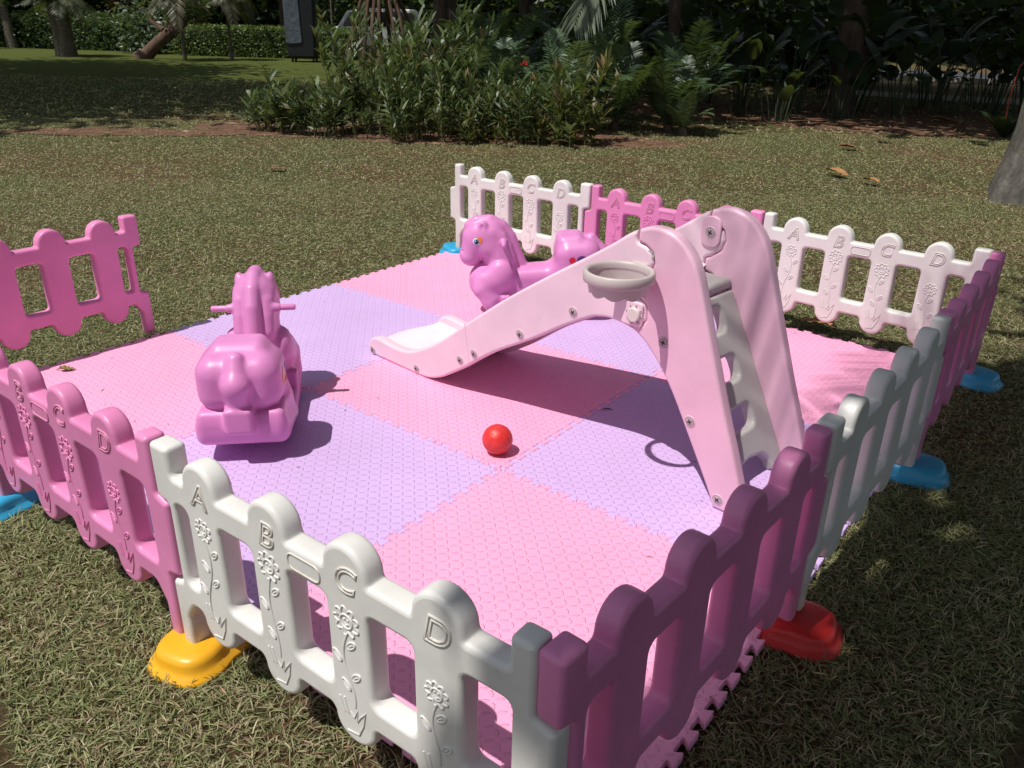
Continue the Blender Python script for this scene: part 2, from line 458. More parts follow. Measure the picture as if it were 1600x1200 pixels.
def glyph(ch):
    cu = bpy.data.curves.new('letter_relief', 'FONT'); cu.body = ch; cu.size = .078; cu.align_x = 'CENTER'; cu.shear = .22
    cu.fill_mode = 'NONE'; cu.bevel_depth = .0027; cu.bevel_resolution = 1; cu.space_character = 1
    me = curve_to_mesh('letter_relief', cu)
    me.transform(Matrix.Rotation(math.pi / 2, 4, 'X'))
    return smooth(me, 60)
GL = {c: glyph(c) for c in 'ABCD'}
def flower(h, seed):
    rr = random.Random(seed); L = []; cyc = []
    def cyc_add(P): cyc.append(len(L)); L.append(P)
    R0 = .022 if seed in (0, 3) else .027
    def ring(cx, cz, r, amp, n, m=72): return [(cx + (r * (1 + amp * abs(math.sin(n * a / 2)) - amp / 2)) * math.cos(a), cz + (r * (1 + amp * abs(math.sin(n * a / 2)) - amp / 2)) * math.sin(a)) for a in [2 * math.pi * k / m for k in range(m)]]
    cyc_add(ring(0, h, R0, .42, 9)); cyc_add(ring(0, h, R0 * .56, 0, 1, 24))
    L.append([(-.005 + .010 * t, h - .004 - .004 * math.sin(math.pi * t)) for t in np.linspace(0, 1, 7)])
    for sx in (-1, 1): L.append([(sx * .0045, h + .004), (sx * .0045, h + .0055)])
    zb = .185; sw = rr.uniform(.008, .013) * rr.choice((-1, 1))
    st = [(sw * math.sin(5.2 * t) - .004 * t, h - R0 - t * (h - R0 - zb)) for t in np.linspace(0, 1, 18)]
    L.append(st)
    for k, t in enumerate((.22, .42, .62, .82) if h > .36 else (.25, .5, .75)):
        x, z = st[int(t * 17)]; s = (-1) ** k; cx, cz = x + s * .019, z + .006
        an = .75 if s > 0 else math.pi - .75
        cyc_add([(cx + .0135 * math.cos(a) * math.cos(an) - .0062 * math.sin(a) * math.sin(an), cz + .0135 * math.cos(a) * math.sin(an) + .0062 * math.sin(a) * math.cos(an)) for a in [2 * math.pi * q / 20 for q in range(20)]])
        L.append([(cx - .009 * math.cos(an), cz - .009 * math.sin(an)), (cx + .006 * math.cos(an), cz + .006 * math.sin(an))])
    # grass tuft at the foot
    L.append([(-.034, .192), (-.024, .158)]); L.append([(-.022, .195), (-.014, .160)])
    L.append([(-.02, .112), (.012, .118), (.026, .150), (.034, .186), (.020, .168), (.010, .150), (.012, .178), (.002, .156), (-.006, .166)])
    return wires('flower_relief', L, .0022, cyc)
FLW = [flower(h, s) for s, h in enumerate((.395, .405, .385, .345))]
OVAL = wires('oval_relief', [[(x, z) for x, z in fillet([(-.044, -.017), (-.044, .017), (.044, .017), (.044, -.017)], .017, 6)]], .0022, (0,))

def fence(P0, P1, mat, ends, label):
    """a panel from P0 to P1 (local x), relief on its local -y face"""
    d = Vector(P1) - Vector(P0); L = d.length
    root = empty('picket_fence', (P0[0], P0[1], 0), math.atan2(d.y, d.x), label, 'fence panel', 'plastic picket fence panels round the mat')
    root.scale = (L, 1, 1)
    def kid(n, me, loc):
        o = bpy.data.objects.new(n, me); COL.objects.link(o); o.parent = root; o.location = loc
        o.material_slots[0].link = 'OBJECT'; o.material_slots[0].material = mat
    kid('panel_body', PANEL[ends], (0, 0, 0))
    yf = -TH / 2 - .0002
    for i, c in enumerate('ABCD'):
        kid('letter_relief', GL[c], (PC[i], yf, .452)); kid('flower_relief', FLW[i], (PC[i], yf, 0))
    kid('oval_relief', OVAL, ((PC[1] + PC[2]) / 2, yf, .452))
    return root
for me in list(PANEL.values()) + list(GL.values()) + FLW + [OVAL]:
    me.materials.clear(); me.materials.append(WHITE)
MT, TB = ('mid', 'tb'), ('tb', 'mid')
fence((.935, -.105), (1.938, -.100), PINK, TB, 'pink picket fence at the left front, joined to the white one at the yellow foot')
fence((1.942, -.100), (2.945, -.078), WHITE, TB, 'large white picket fence in front, right of the yellow foot')
fence((3.018, .885), (2.965, -.105), PINK, MT, 'shaded pink picket fence at the near right, between white front fence and red foot')
fence((3.052, 1.905), (3.020, .890), WHITE, MT, 'greyish white picket fence seen almost edge-on, between the red and the blue foot')
fence((3.045, 2.925), (3.054, 1.910), PINK, MT, 'dark pink picket fence at the far end of the right side, behind the greyish one')
fence((.028, 3.0), (1.032, 3.003), WHITE, MT, 'white picket fence at the far left corner, behind the horse in profile')
fence((1.036, 3.003), (2.028, 2.985), PINK, MT, 'pink picket fence between two white ones on the far side, partly behind the slide')
fence((2.032, 2.985), (3.025, 2.915), WHITE, MT, 'white picket fence at the far right corner, right of the slide ladder')
fence((-.062, .955), (-.062, -.045), PINK, TB, 'pink picket fence standing alone at the left edge, its plain back to the mat')

# fence feet
def foot_mesh():
    rings = []
    prof = [(.124, .096, 0), (.126, .098, .008), (.122, .094, .016), (.112, .085, .024), (.107, .080, .034), (.105, .078, .048), (.102, .075, .058), (.094, .067, .066), (.080, .054, .0695), (.03, .02, .0705)]
    n = 56; V = []; F = []
    for rx, ry, z in prof:
        for k in range(n):
            a = 2 * math.pi * k / n; c, s = math.cos(a), math.sin(a)
            ex = 2 / 3.1
            x = rx * math.copysign(abs(c) ** ex, c); y = ry * math.copysign(abs(s) ** ex, s)
            # moulded waist on both long sides
            wst = math.exp(-(x / .022) ** 2) * (1 if z < .06 else .35)
            y *= 1 - .07 * wst
            V.append((x, y, z))
    for i in range(len(prof) - 1):
        for k in range(n):
            a = i * n + k; b = i * n + (k + 1) % n
            F.append((a, b, b + n, a + n))
    F.append(tuple((len(prof) - 1) * n + k for k in range(n)))
    return mesh('foot', V, F, 60)
FOOT = foot_mesh()
SOCK = mesh('socket_rim', *join([tube([(.034 * sx + .0 * k, 0, .073), (.034 * sx, 0, .080)], [.031, .028], 20) for sx in (-1, 1) for k in (0,)]))
def foot(x, y, rz, mat, label):
    me = FOOT.copy()
    root = link('fence_stand', me, mat, loc=(x, y, GZ - .004), rz=rz, scale=(1.0, 1.0, .86))
    tag(root, label, 'fence foot', 'moulded plastic feet under the fence joints')
foot(1.955, -.085, math.radians(105), YELL, 'yellow moulded foot on the grass under the front fence joint')
foot(.925, -.125, math.radians(100), BLUE, 'light blue moulded foot cut off by the left edge of the picture')
foot(3.035, .885, math.radians(12), RED, 'red moulded foot outside the right fence, in shade')
foot(3.065, 1.925, math.radians(10), BLUE, 'blue moulded foot outside the right fence beside the shaded white panel')
foot(3.060, 2.945, math.radians(-10), BLUE, 'blue moulded foot outside the far right corner of the fence')
foot(.005, 3.015, math.radians(150), BLUE, 'light blue moulded foot at the far left corner, by the nose of the profile horse')
foot(2.975, -.13, math.radians(-40), RED, 'red moulded foot under the front right corner, below the frame')

# ------------------------------------------------------------------ slide
SA = math.atan2(-.106, .994)
slide = empty('toddler_slide', (1.271, 1.381, 0), SA, 'pale pink toddler slide with grey ladder and small grey basketball hoop', 'slide')
WID = .45
UP = [(-.375, .022), (-.366, .052), (-.345, .076), (-.312, .088), (-.27, .087), (-.20, .080), (-.12, .083), (-.05, .103), (.03, .142), (.126, .202), (.276, .314), (.40, .404), (.509, .480), (.685, .593), (.843, .690), (.939, .752), (.985, .785), (1.027, .808)]
TOPR = [(1.027, .808), (1.06, .820), (1.096, .824), (1.135, .818), (1.168, .803), (1.20, .778), (1.227, .745), (1.248, .705), (1.268, .65), (1.314, .515), (1.382, .325), (1.436, .185), (1.482, .055), (1.476, .018), (1.455, -.001), (1.385, 0), (1.35, .07), (1.275, .198), (1.201, .322), (1.145, .398), (1.091, .455), (1.055, .480), (1.028, .492)]
SEAM = [(1.027, .808), (1.024, .768), (1.055, .762), (1.082, .745), (1.09, .715), (1.078, .68), (1.045, .655), (1.022, .645), (1.022, .600), (1.052, .595), (1.076, .58), (1.080, .535), (1.066, .516), (1.040, .512), (1.026, .508), (1.028, .492)]
LO = [(1.028, .492), (.98, .500), (.937, .502), (.895, .495), (.859, .482), (.752, .424), (.608, .335), (.416, .228), (.257, .118), (.19, .075), (.122, .035), (.06, .010), (0, 0), (-.10, -.001), (-.20, 0), (-.31, 0), (-.352, .004)]
def shr(P, d=.0012):           # pull an outline in by d
    P = np.array(P); t = np.roll(P, -1, 0) - np.roll(P, 1, 0); t /= np.linalg.norm(t, axis=1)[:, None] + 1e-9
    nrm = np.stack([-t[:, 1], t[:, 0]], 1)
    ar = np.sum(P[:, 0] * np.roll(P[:, 1], -1) - np.roll(P[:, 0], -1) * P[:, 1])
    return [tuple(x) for x in P + nrm * d * (1 if ar > 0 else -1)]
def dense(P, closed=True, it=2):   # corner-cutting subdivision for soft curves
    for _ in range(it):
        Q = []
        n = len(P)
        for i in range(n):
            a = np.array(P[i]); b = np.array(P[(i + 1) % n])
            Q += [tuple(a * .75 + b * .25), tuple(a * .25 + b * .75)]
        P = Q
    return P
def catmull(P, n=6):
    P = [np.array(p, float) for p in P]; Q = [P[0] * 2 - P[1]] + P + [P[-1] * 2 - P[-2]]; out = []
    for i in range(1, len(Q) - 2):
        for k in range(n):
            t = k / n
            out.append(.5 * (2 * Q[i] + (Q[i + 1] - Q[i - 1]) * t + (2 * Q[i - 1] - 5 * Q[i] + 4 * Q[i + 1] - Q[i + 2]) * t * t + (3 * Q[i] - Q[i - 1] - 3 * Q[i + 1] + Q[i + 2]) * t ** 3))
    out.append(P[-1]); return np.array(out)
cl_ = lambda P: [tuple(q) for q in catmull(P, 4)]
UPc, LOc, TRa, TRb = cl_(UP), cl_(LO), cl_(TOPR[:13]), cl_(TOPR[15:])
SMf = fillet(SEAM, [0] + [.012] * (len(SEAM) - 2) + [0], 3)
main_poly = UPc[:-1] + SMf[:-1] + LOc
rear_poly = TRa + [(1.476, .018), (1.455, -.001)] + TRb[:-1] + SMf[::-1][:-1]
def side(y):
    for nm, P, m_ in (('side_panel', main_poly, PALE), ('ladder_side', rear_poly, PALE_SHADE)):
        me = curve_solid(nm, [shr(P, .0010)], .046, .011, 4)
        link(nm, me, m_, slide, (0, y, 0))
side(.023); side(WID - .023)
jn = mesh('joint_line', *join([box((0, 0, 0), (.0006, .0006, .088))])); jn.transform(Matrix.Rotation(-.17, 4, 'Y')); link('joint_line', jn, PALE_SHADE, slide, (.277, -.0003, .222))
# chute
CP = [(-.372, .012), (-.366, .030), (-.345, .040), (-.28, .036), (-.18, .030), (-.08, .040), (.02, .082), (.12, .140), (.25, .236), (.40, .344), (.55, .448), (.70, .540), (.80, .592), (.88, .618), (.95, .625), (1.03, .612)]
C = catmull(CP, 4); ny = 17; V = []; F = []
ys = np.linspace(.044, WID - .044, ny)
for (s, z) in C:
    for y in ys:
        q = (y - WID / 2) / (WID / 2 - .044)
        lip = -.055 * (1 - q * q) * max(0, min(1, (-.18 - s) / .19)) if s < -.18 else 0
        dish = -.012 * (1 - q ** 4) * (1 if s > -.1 else .3)
        V.append((s + lip, y, z + dish + .012 * abs(q) ** 6))
nb = len(V)
for (s, z) in C:
    for y in ys:
        q = (y - WID / 2) / (WID / 2 - .044)
        lip = -.055 * (1 - q * q) * max(0, min(1, (-.18 - s) / .19)) if s < -.18 else 0
        V.append((s + lip + .004, y, max(z - .026, .001)))
for i in range(len(C) - 1):
    for k in range(ny - 1):
        a = i * ny + k
        F.append((a, a + 1, a + ny + 1, a + ny)[::-1]); F.append((a + nb, a + 1 + nb, a + ny + 1 + nb, a + ny + nb))
for k in range(ny - 1): F.append((k, k + 1, k + 1 + nb, k + nb))
link('chute', mesh('chute', V, F, 60), PALE2, slide)
# ladder plate with hand holes
LL = .618
Lp = [(-.183, 0), (-.183, LL), (.183, LL), (.183, 0), (.115, 0), (.105, .045), (.075, .072), (0, .082), (-.075, .072), (-.105, .045), (-.115, 0)]
hol = [fillet([(-.082, a), (-.082, b_), (.082, b_), (.082, a)], .030, 6) for a, b_ in ((.172, .252), (.336, .419), (.499, .583))]
lad = curve_solid('ladder', [fillet(Lp, [.004, .02, .02, .004, .01, .04, .04, .04, .04, .04, .01], 4)] + hol, .044, .012, 4)
tilt = math.atan(.5)
mt = Matrix(((0, -1, 0, 0), (1, 0, 0, 0), (0, 0, 1, 0), (0, 0, 0, 1)))
lad.transform(Matrix.Translation((1.400, WID / 2, .003)) @ Matrix.Rotation(-tilt, 4, 'Y') @ mt)
link('ladder', lad, GREY, slide)
pf = mesh('platform', *box((1.055, WID / 2, .581), (.083, .181, .020))); bevel_mesh(pf, .016)
link('platform', pf, GREY, slide)
# screws
def screw_mesh():
    V, F = tube([(0, .002, 0), (0, -.0022, 0), (0, -.003, 0)], [.0125, .0125, .0105], 24)
    W = [(V, F)]
    return mesh('screw', *join(W), 40)
SC = screw_mesh()
CR = mesh('cross_slot', *join([box((0, -.0033, 0), (.0068, .0008, .0014)), box((0, -.0033, 0), (.0013, .0009, .0068))]), 40)
CR.materials.append(DARKGAP)
RIMM = mesh('screw_rim', *tube([(.0148 * math.cos(a), -.0004, .0148 * math.sin(a)) for a in np.linspace(0, 2 * math.pi, 28)], .0013, 6), 60)
def screw(s, z, y=-.0004, rz=0, ry=0, sc=1.2):
    o = link('screw', SC, SCREW, slide, (s, y, z), rz); o.rotation_euler = (0, ry, rz); o.scale = (sc, 1, sc)
    link('cross_slot', CR, DARKGAP, o)
    link('screw_rim', RIMM, DARKGAP if False else PALE, o)
for k, (s, z) in enumerate([(-.337, .022), (-.036, .026), (.235, .146), (.315, .196), (.554, .342), (.793, .487), (1.152, .481), (1.274, .258), (1.401, .036)]):
    screw(s, z, -.0004, 0, .5 + k)
# far panel inner face: boss with a screw, stiffening ribs
def lathe(prof, n=40, axis='z', c=(0, 0, 0)):
    V = []; F = []
    for r_, z_ in prof:
        for k in range(n):
            a = 2 * math.pi * k / n; V.append((c[0] + r_ * math.cos(a), c[1] + r_ * math.sin(a), c[2] + z_))
    for i in range(len(prof) - 1):
        for k in range(n):
            a = i * n + k; b = i * n + (k + 1) % n
            F.append((a, b, b + n, a + n))
    return V, F
yb = WID - .046
bo = curve_solid('boss', [fillet([(1.00, .685), (1.00, .79), (1.075, .79), (1.075, .685)], .035, 6)], .010, .004)
link('boss', bo, PALE_SHADE, slide, (.0, yb - .002, 0)); screw(1.037, .735, yb - .0072, 0, .4, 1.3)
for P in ([(1.02, .575), (1.08, .578), (1.125, .56), (1.155, .52)],):
    Q = catmull(P, 6); T = tube([(s, 0, z) for s, z in Q], [.003] + [.012] * (len(Q) - 2) + [.003], 10)
    rb = mesh('rib', T[0], T[1], 70); rb.transform(Matrix.Scale(.35, 4, (0, 1, 0)))
    link('rib', rb, PALE_SHADE, slide, (0, yb, 0))
# near panel: raised curved shoulder beside the hoop
# dial
dl = empty('dial', (1.043, -.003, .546)); dl.parent = slide
bp = curve_solid('dial_plate', [fillet([(-.036, -.040), (-.036, .040), (.028, .040), (.028, -.040)], .016, 6)], .012, .005); link('dial_plate', bp, PALE, dl, (0, .001, 0))
T = tube([(0, 0, 0), (0, -.010, 0), (0, -.013, 0)], [.0235, .0235, .020], 32); link('dial_knob', mesh('dial_knob', *T, 40), plastic('cream plastic', (.70, .60, .60), .4), dl, (0, -.004, 0))
tk = []
for k in range(8):
    a = k * math.pi / 4 + .2
    v, fc = box((0, 0, 0), (.0008, .0006, .0045)); R = Matrix.Rotation(a, 3, 'Y')
    tk.append(([tuple(R @ (Vector(q) + Vector((0, 0, .027))) + Vector((0, -.0075, 0))) for q in v], fc))
link('dial_marks', mesh('dial_marks', *join(tk)), DARKGAP, dl)
# hoop
HC = (1.045, -.106, .695)
hoop = empty('hoop', HC); hoop.parent = slide; hoop.scale = (.86, .86, 1.15)
RB = plastic('grey pink hoop plastic', (.50, .44, .43), .42)
rim = lathe([(.103, -.006), (.104, .004), (.108, .010), (.116, .012), (.122, .008), (.1235, -.004), (.122, -.016), (.116, -.019), (.106, -.018), (.103, -.006)], 56)
link('rim', mesh('rim', *rim, 60), RB, hoop)
V = []; F = []; n = 72
for (r_, z_, wv) in ((.109, -.012, 0), (.105, -.030, 0), (.099, -.043, 1), (.095, -.043, 1), (.101, -.030, 0), (.104, -.012, 0)):
    for k in range(n):
        a = 2 * math.pi * k / n
        V.append((r_ * math.cos(a), r_ * math.sin(a), z_ - wv * .009 * abs(math.sin(4.5 * a))))
for i in range(5):
    for k in range(n):
        a = i * n + k; b = i * n + (k + 1) % n
        F.append((a, b, b + n, a + n))
link('net_skirt', mesh('net_skirt', V, F, 60), RB, hoop)
br = mesh('bracket', *box((.0, .120, -.004), (.035, .012, .017))); bevel_mesh(br, .005); link('bracket', br, RB, hoop)
cl = mesh('clip', *join([box((.032, .1285, .045), (.017, .003, .003)), box((.032, .1285, .030), (.017, .003, .0025)), box((.017, .1285, .037), (.003, .003, .010)), box((.047, .1285, .037), (.003, .003, .010))])); link('clip', cl, GREY, hoop)

# ------------------------------------------------------------------ rocking horses (signed distance field, surface nets)
def smin(a, b, k):
    h = np.maximum(k - np.abs(a - b), 0) / k
    return np.minimum(a, b) - h * h * k * .25
def smax(a, b, k): return -smin(-a, -b, k)
def s_ell(p, c, r):
    q = [(p[i] - c[i]) / r[i] for i in range(3)]; q2 = [(p[i] - c[i]) / r[i] ** 2 for i in range(3)]
    k0 = np.sqrt(q[0] ** 2 + q[1] ** 2 + q[2] ** 2) + 1e-9; k1 = np.sqrt(q2[0] ** 2 + q2[1] ** 2 + q2[2] ** 2) + 1e-9
    return k0 * (k0 - 1) / k1
def s_cap(p, a, b, ra, rb):
    ba = [b[i] - a[i] for i in range(3)]; L = sum(x * x for x in ba)
    h = np.clip(sum((p[i] - a[i]) * ba[i] for i in range(3)) / L, 0, 1)
    return np.sqrt(sum((p[i] - a[i] - h * ba[i]) ** 2 for i in range(3))) - (ra + (rb - ra) * h)
def s_box(p, c, hh, r):
    q = [np.abs(p[i] - c[i]) - hh[i] + r for i in range(3)]
    return np.sqrt(sum(np.maximum(x, 0) ** 2 for x in q)) + np.minimum(np.maximum(np.maximum(q[0], q[1]), q[2]), 0) - r
def horse_sdf(x, y, z):
    y = np.abs(y); p = (x, y, z)
    zb = np.where(x > -.2, np.clip((x + .20) / .235, 0, 1.6) ** 3 * .066, ((x + .20) / .37) ** 2 * .100)
    pw = (x, y, z - zb)
    base = s_box(pw, (-.252, 0, .030), (.292, .136, .030), .022)
    body = s_box(p, (-.22, 0, .150), (.22, .088, .094), .055)
    d = smin(base, body, .035)
    # hindquarters
    hind = s_box(p, (-.448, 0, .128), (.104, .137, .058), .018)
    rump = s_box(p, (-.446, 0, .268), (.110, .136, .098), .068)
    rump = smin(rump, s_box(p, (-.415, 0, .325), (.066, .090, .066), .034), .022)
    d2 = smin(hind, rump, .005)
    d2 = smin(d2, s_cap(p, (-.40, .112, .19), (-.30, .118, .075), .036, .026), .03)
    tail = smin(s_cap(p, (-.520, 0, .352), (-.556, 0, .280), .030, .046), s_cap(p, (-.556, 0, .280), (-.552, 0, .20), .046, .032), .014)
    tail = smin(tail, s_box(p, (-.556, 0, .165), (.040, .046, .044), .012), .012)
    d2 = smin(d2, tail, .009)
    d = smin(d, d2, .060)
    # chest, shoulder, front leg
    ch = s_ell(p, (.012, 0, .178), (.092, .102, .100))
    sh = smin(s_ell(p, (-.062, .080, .222), (.066, .046, .078)), s_ell(p, (.000, .074, .190), (.080, .054, .066)), .030)
    ch = smin(ch, sh, .016)
    ch = smin(ch, s_ell(p, (-.030, 0, .108), (.085, .118, .082)), .03)
    leg = s_cap(p, (.035, .088, .16), (.000, .102, .105), .048, .038)
    ch = smin(ch, leg, .018)
    hoof = s_box(p, (-.078, .112, .092), (.022, .022, .036), .008)
    d = smin(smin(d, ch, .020), hoof, .008)
    # neck and head
    neck = s_cap(p, (-.030, 0, .412), (-.080, 0, .225), .078, .088)
    head = s_ell(p, (.010, 0, .412), (.096, .074, .084))
    head = smin(head, s_cap(p, (.040, 0, .385), (.080, 0, .318), .070, .058), .04)
    head = smin(head, s_ell(p, (.000, .050, .362), (.046, .032, .046)), .010)
    nk = smin(neck, head, .024)
    nk = smax(nk, -s_cap(p, (.075, 0, .232), (.16, 0, .245), .022, .024), .012)     # open mouth under the chin
    def poly(P, yy, r):
        m = None
        for a, b in zip(P[:-1], P[1:]):
            c = s_cap(p, (a[0], yy, a[1]), (b[0], yy, b[1]), r, r); m = c if m is None else np.minimum(m, c)
        return m
    mane = poly([(.072, .462), (.035, .482), (-.03, .482), (-.085, .450), (-.122, .395), (-.147, .31), (-.172, .235), (-.205, .222)], 0, .029)
    mane2 = poly([(-.04, .430), (-.075, .405), (-.098, .355), (-.112, .300)], .043, .032)
    ear = s_ell(p, (.004, .056, .462), (.024, .018, .032))
    ear = smax(ear, -s_ell(p, (.010, .076, .462), (.012, .012, .020)), .006)
    nk = smin(smin(smin(nk, mane2, .009), mane, .006), ear, .008)
    nk = smin(nk, s_cap(p, (-.090, .07, .385), (-.090, .088, .385), .018, .016), .006)
    nk = smax(nk, -s_ell(p, (.118, .026, .345), (.008, .006, .005)), .004)
    return smin(d, nk, .007)

def surface_nets(fn, lo, hi, h):
    ax = [np.arange(lo[i], hi[i] + h, h, dtype=np.float32) for i in range(3)]
    X, Y, Z = np.meshgrid(*ax, indexing='ij', sparse=False)
    Fv = fn(X, Y, Z); S = Fv < 0
    n0, n1, n2 = Fv.shape
    cs = (n0 - 1, n1 - 1, n2 - 1)
    acc = np.zeros(cs + (3,), np.float32); cnt = np.zeros(cs, np.float32)
    corners = [(i, j, k) for i in (0, 1) for j in (0, 1) for k in (0, 1)]
    sl = lambda c: (slice(c[0], c[0] + cs[0]), slice(c[1], c[1] + cs[1]), slice(c[2], c[2] + cs[2]))
    for a in corners:
        for d in range(3):
            if a[d] == 1: continue
            b = list(a); b[d] = 1
            fa, fb = Fv[sl(a)], Fv[sl(b)]; m = (fa < 0) != (fb < 0)
            t = np.where(m, fa / (fa - fb + 1e-12), 0)
            for q in range(3): acc[..., q] += np.where(m, a[q] + (t if q == d else 0), 0)
            cnt += m
    act = cnt > 0
    idx = -np.ones(cs, np.int64); idx[act] = np.arange(act.sum())
    I = np.argwhere(act)
    Vt = (I + acc[act] / cnt[act][:, None]) * h + np.array([a[0] for a in ax])
    Q = []
    for d in range(3):
        o = [q for q in range(3) if q != d]
        A = S; sa = [slice(None)] * 3; sb = [slice(None)] * 3
        sa[d] = slice(0, -1); sb[d] = slice(1, None)
        e = S[tuple(sa)] != S[tuple(sb)]
        P = np.argwhere(e)
        P = P[(P[:, o[0]] > 0) & (P[:, o[1]] > 0) & (P[:, o[0]] < Fv.shape[o[0]] - 1) & (P[:, o[1]] < Fv.shape[o[1]] - 1)]
        ins = S[tuple(P.T)]
        def cid(d0, d1):
            R = P.copy(); R[:, o[0]] -= d0; R[:, o[1]] -= d1
            return idx[tuple(R.T)]
        q = np.stack([cid(0, 0), cid(1, 0), cid(1, 1), cid(0, 1)], 1)
        flip = ins if d != 1 else ~ins
        q[~flip] = q[~flip][:, ::-1]
        Q.append(q)
    return Vt, np.concatenate(Q)
HV, HF = surface_nets(horse_sdf, (-.64, -.17, -.012), (.17, .17, .54), .0048)
HB = quads('body', HV, HF, smooth_=True)
bmh = bmesh.new(); bmh.from_mesh(HB)
for _ in range(2): bmesh.ops.smooth_vert(bmh, verts=bmh.verts, factor=.5, use_axis_x=True, use_axis_y=True, use_axis_z=True)
bmesh.ops.recalc_face_normals(bmh, faces=bmh.faces); bmh.to_mesh(HB); bmh.free(); smooth(HB)
def surf_y(x, z, sgn):
    ys = np.linspace(.25, 0, 500); d = horse_sdf(np.full(500, x), ys, np.full(500, z))
    i = int(np.argmax(d < 0)); return ys[i] * sgn
def patch(cx, cz, rx, rz_, sgn, off, rot=0):
    """a printed sticker: disc that follows the moulded side"""
    V = []; F = []; nr, na = 6, 28
    V.append((cx, surf_y(cx, cz, sgn) + sgn * off, cz))
    for i in range(1, nr + 1):
        for k in range(na):
            a = 2 * math.pi * k / na; ux, uz = rx * i / nr * math.cos(a), rz_ * i / nr * math.sin(a)
            x = cx + ux * math.cos(rot) - uz * math.sin(rot); z = cz + ux * math.sin(rot) + uz * math.cos(rot)
            V.append((x, surf_y(x, z, sgn) + sgn * off, z))
    for k in range(na): F.append((0, 1 + k, 1 + (k + 1) % na))
    for i in range(nr - 1):
        for k in range(na):
            a = 1 + i * na + k; b = 1 + i * na + (k + 1) % na
            F.append((a, a + na, b + na, b))
    return mesh('sticker', V, F, 80)
def paint(n, c): return plain(n, c, .35, .05, 20, 0, 0)
INK = {'white': paint('sticker white', (.8, .8, .8)), 'orange': paint('sticker orange', (.8, .2, .03)), 'navy': paint('sticker navy', (.01, .015, .08)), 'red': paint('sticker red', (.65, .02, .05)),
       'violet': paint('sticker violet', (.09, .04, .18)), 'blue': paint('sticker blue', (.08, .09, .45)), 'amber': paint('sticker amber', (.75, .33, .02)), 'sky': paint('sticker sky', (.1, .3, .6))}
ST = []
for sgn in (1, -1):
    ST += [('eye_white', patch(.040, .400, .021, .017, sgn, .0012, .35), 'white'), ('eye_flame', patch(.028, .404, .014, .017, sgn, .0018, .35), 'orange'),
           ('iris', patch(.043, .399, .0125, .0135, sgn, .0024, 0), 'sky'), ('pupil', patch(.043, .398, .0095, .0105, sgn, .0030, 0), 'navy'), ('eye_glint', patch(.047, .403, .0028, .003, sgn, .0036, 0), 'white')]
for c in ((1, (-.415, .285), .0155, 'red'), (1, (-.462, .278), .026, 'violet'), (1, (-.435, .240), .017, 'blue'),
          (-1, (-.455, .270), .028, 'amber'), (-1, (-.405, .285), .012, 'violet'), (-1, (-.415, .242), .010, 'red')):
    ST.append(('sticker_dot', patch(c[1][0], c[1][1], c[2], c[2], c[0], .0014), c[3]))
HND = mesh('handle', *tube([(0, 0, 0), (0, .066, 0), (0, .069, 0), (0, .0705, 0)], [.0115, .0115, .0095, .004], 18), 50)
HNDb = HND.copy(); HNDb.transform(Matrix.Scale(-1, 4, (0, 1, 0))); HNDb.flip_normals()
def horse(loc, rz, label, rock=0.0):
    # rocked about its own cross axis, lowest point of the rocker on the mat
    cs, sn = math.cos(rock), math.sin(rock)
    zmin = float((-HV[:, 0] * sn + HV[:, 2] * cs).min())
    root = empty('rocking_horse', (loc[0], loc[1], -zmin), rz, label, 'rocking horse', 'pink rocking horses on the mat')
    root.rotation_euler = (0, rock, rz)
    link('body', HB, HORSE, root)
    link('handle', HND, HORSE, root, (-.090, .080, .385)); link('handle', HNDb, HORSE, root, (-.090, -.080, .385))
    for nm, me, c in ST: link(nm, me, INK[c], root)
horse((.918, .870, 0), math.atan2(.69, -.72), 'pink plastic rocking horse seen from behind, on the left half of the mat')
horse((.96, 2.225, 0), math.atan2(-.62, -.78), 'pink plastic rocking horse in profile facing left, behind the slide', math.radians(5.5))

# ------------------------------------------------------------------ ball, litter
bmh = bmesh.new(); bmesh.ops.create_uvsphere(bmh, u_segments=48, v_segments=32, radius=.0525)
bme = bpy.data.meshes.new('play_ball'); bmh.to_mesh(bme); bmh.free(); smooth(bme)
m, nt, b, out = nodes('pimpled red rubber')
tc = nt.nodes.new('ShaderNodeTexCoord'); vo = nt.nodes.new('ShaderNodeTexVoronoi'); vo.inputs['Scale'].default_value = 210; nt.links.new(tc.outputs['Object'], vo.inputs['Vector'])
n1 = noise(nt, tc.outputs['Object'], 30, 4, .6)
nt.links.new(ramp(nt, n1, [(.3, (.60, .025, .025)), (.7, (.72, .045, .035))]), b.inputs['Base Color']); b.inputs['Roughness'].default_value = .36
bump(nt, b, vo.outputs['Distance'], .6, .0016)
ball = link('play_ball', bme, m, loc=(1.921, 1.078, .0525)); ball.rotation_euler = (.4, .3, .2)
tag(ball, 'small red pimpled rubber ball on the pink centre tile', 'ball')
seam = []
for ax_ in range(2):
    P = [(.0523 * math.cos(a), .0523 * math.sin(a), 0) if ax_ == 0 else (.0523 * math.cos(a), 0, .0523 * math.sin(a)) for a in np.linspace(0, 2 * math.pi, 49)]
    seam.append(tube(P, .0007, 6, False))
link('seam', mesh('seam', *join(seam), 60), plain('dark red groove', (.25, .01, .01), .5, bumpy=0), ball)

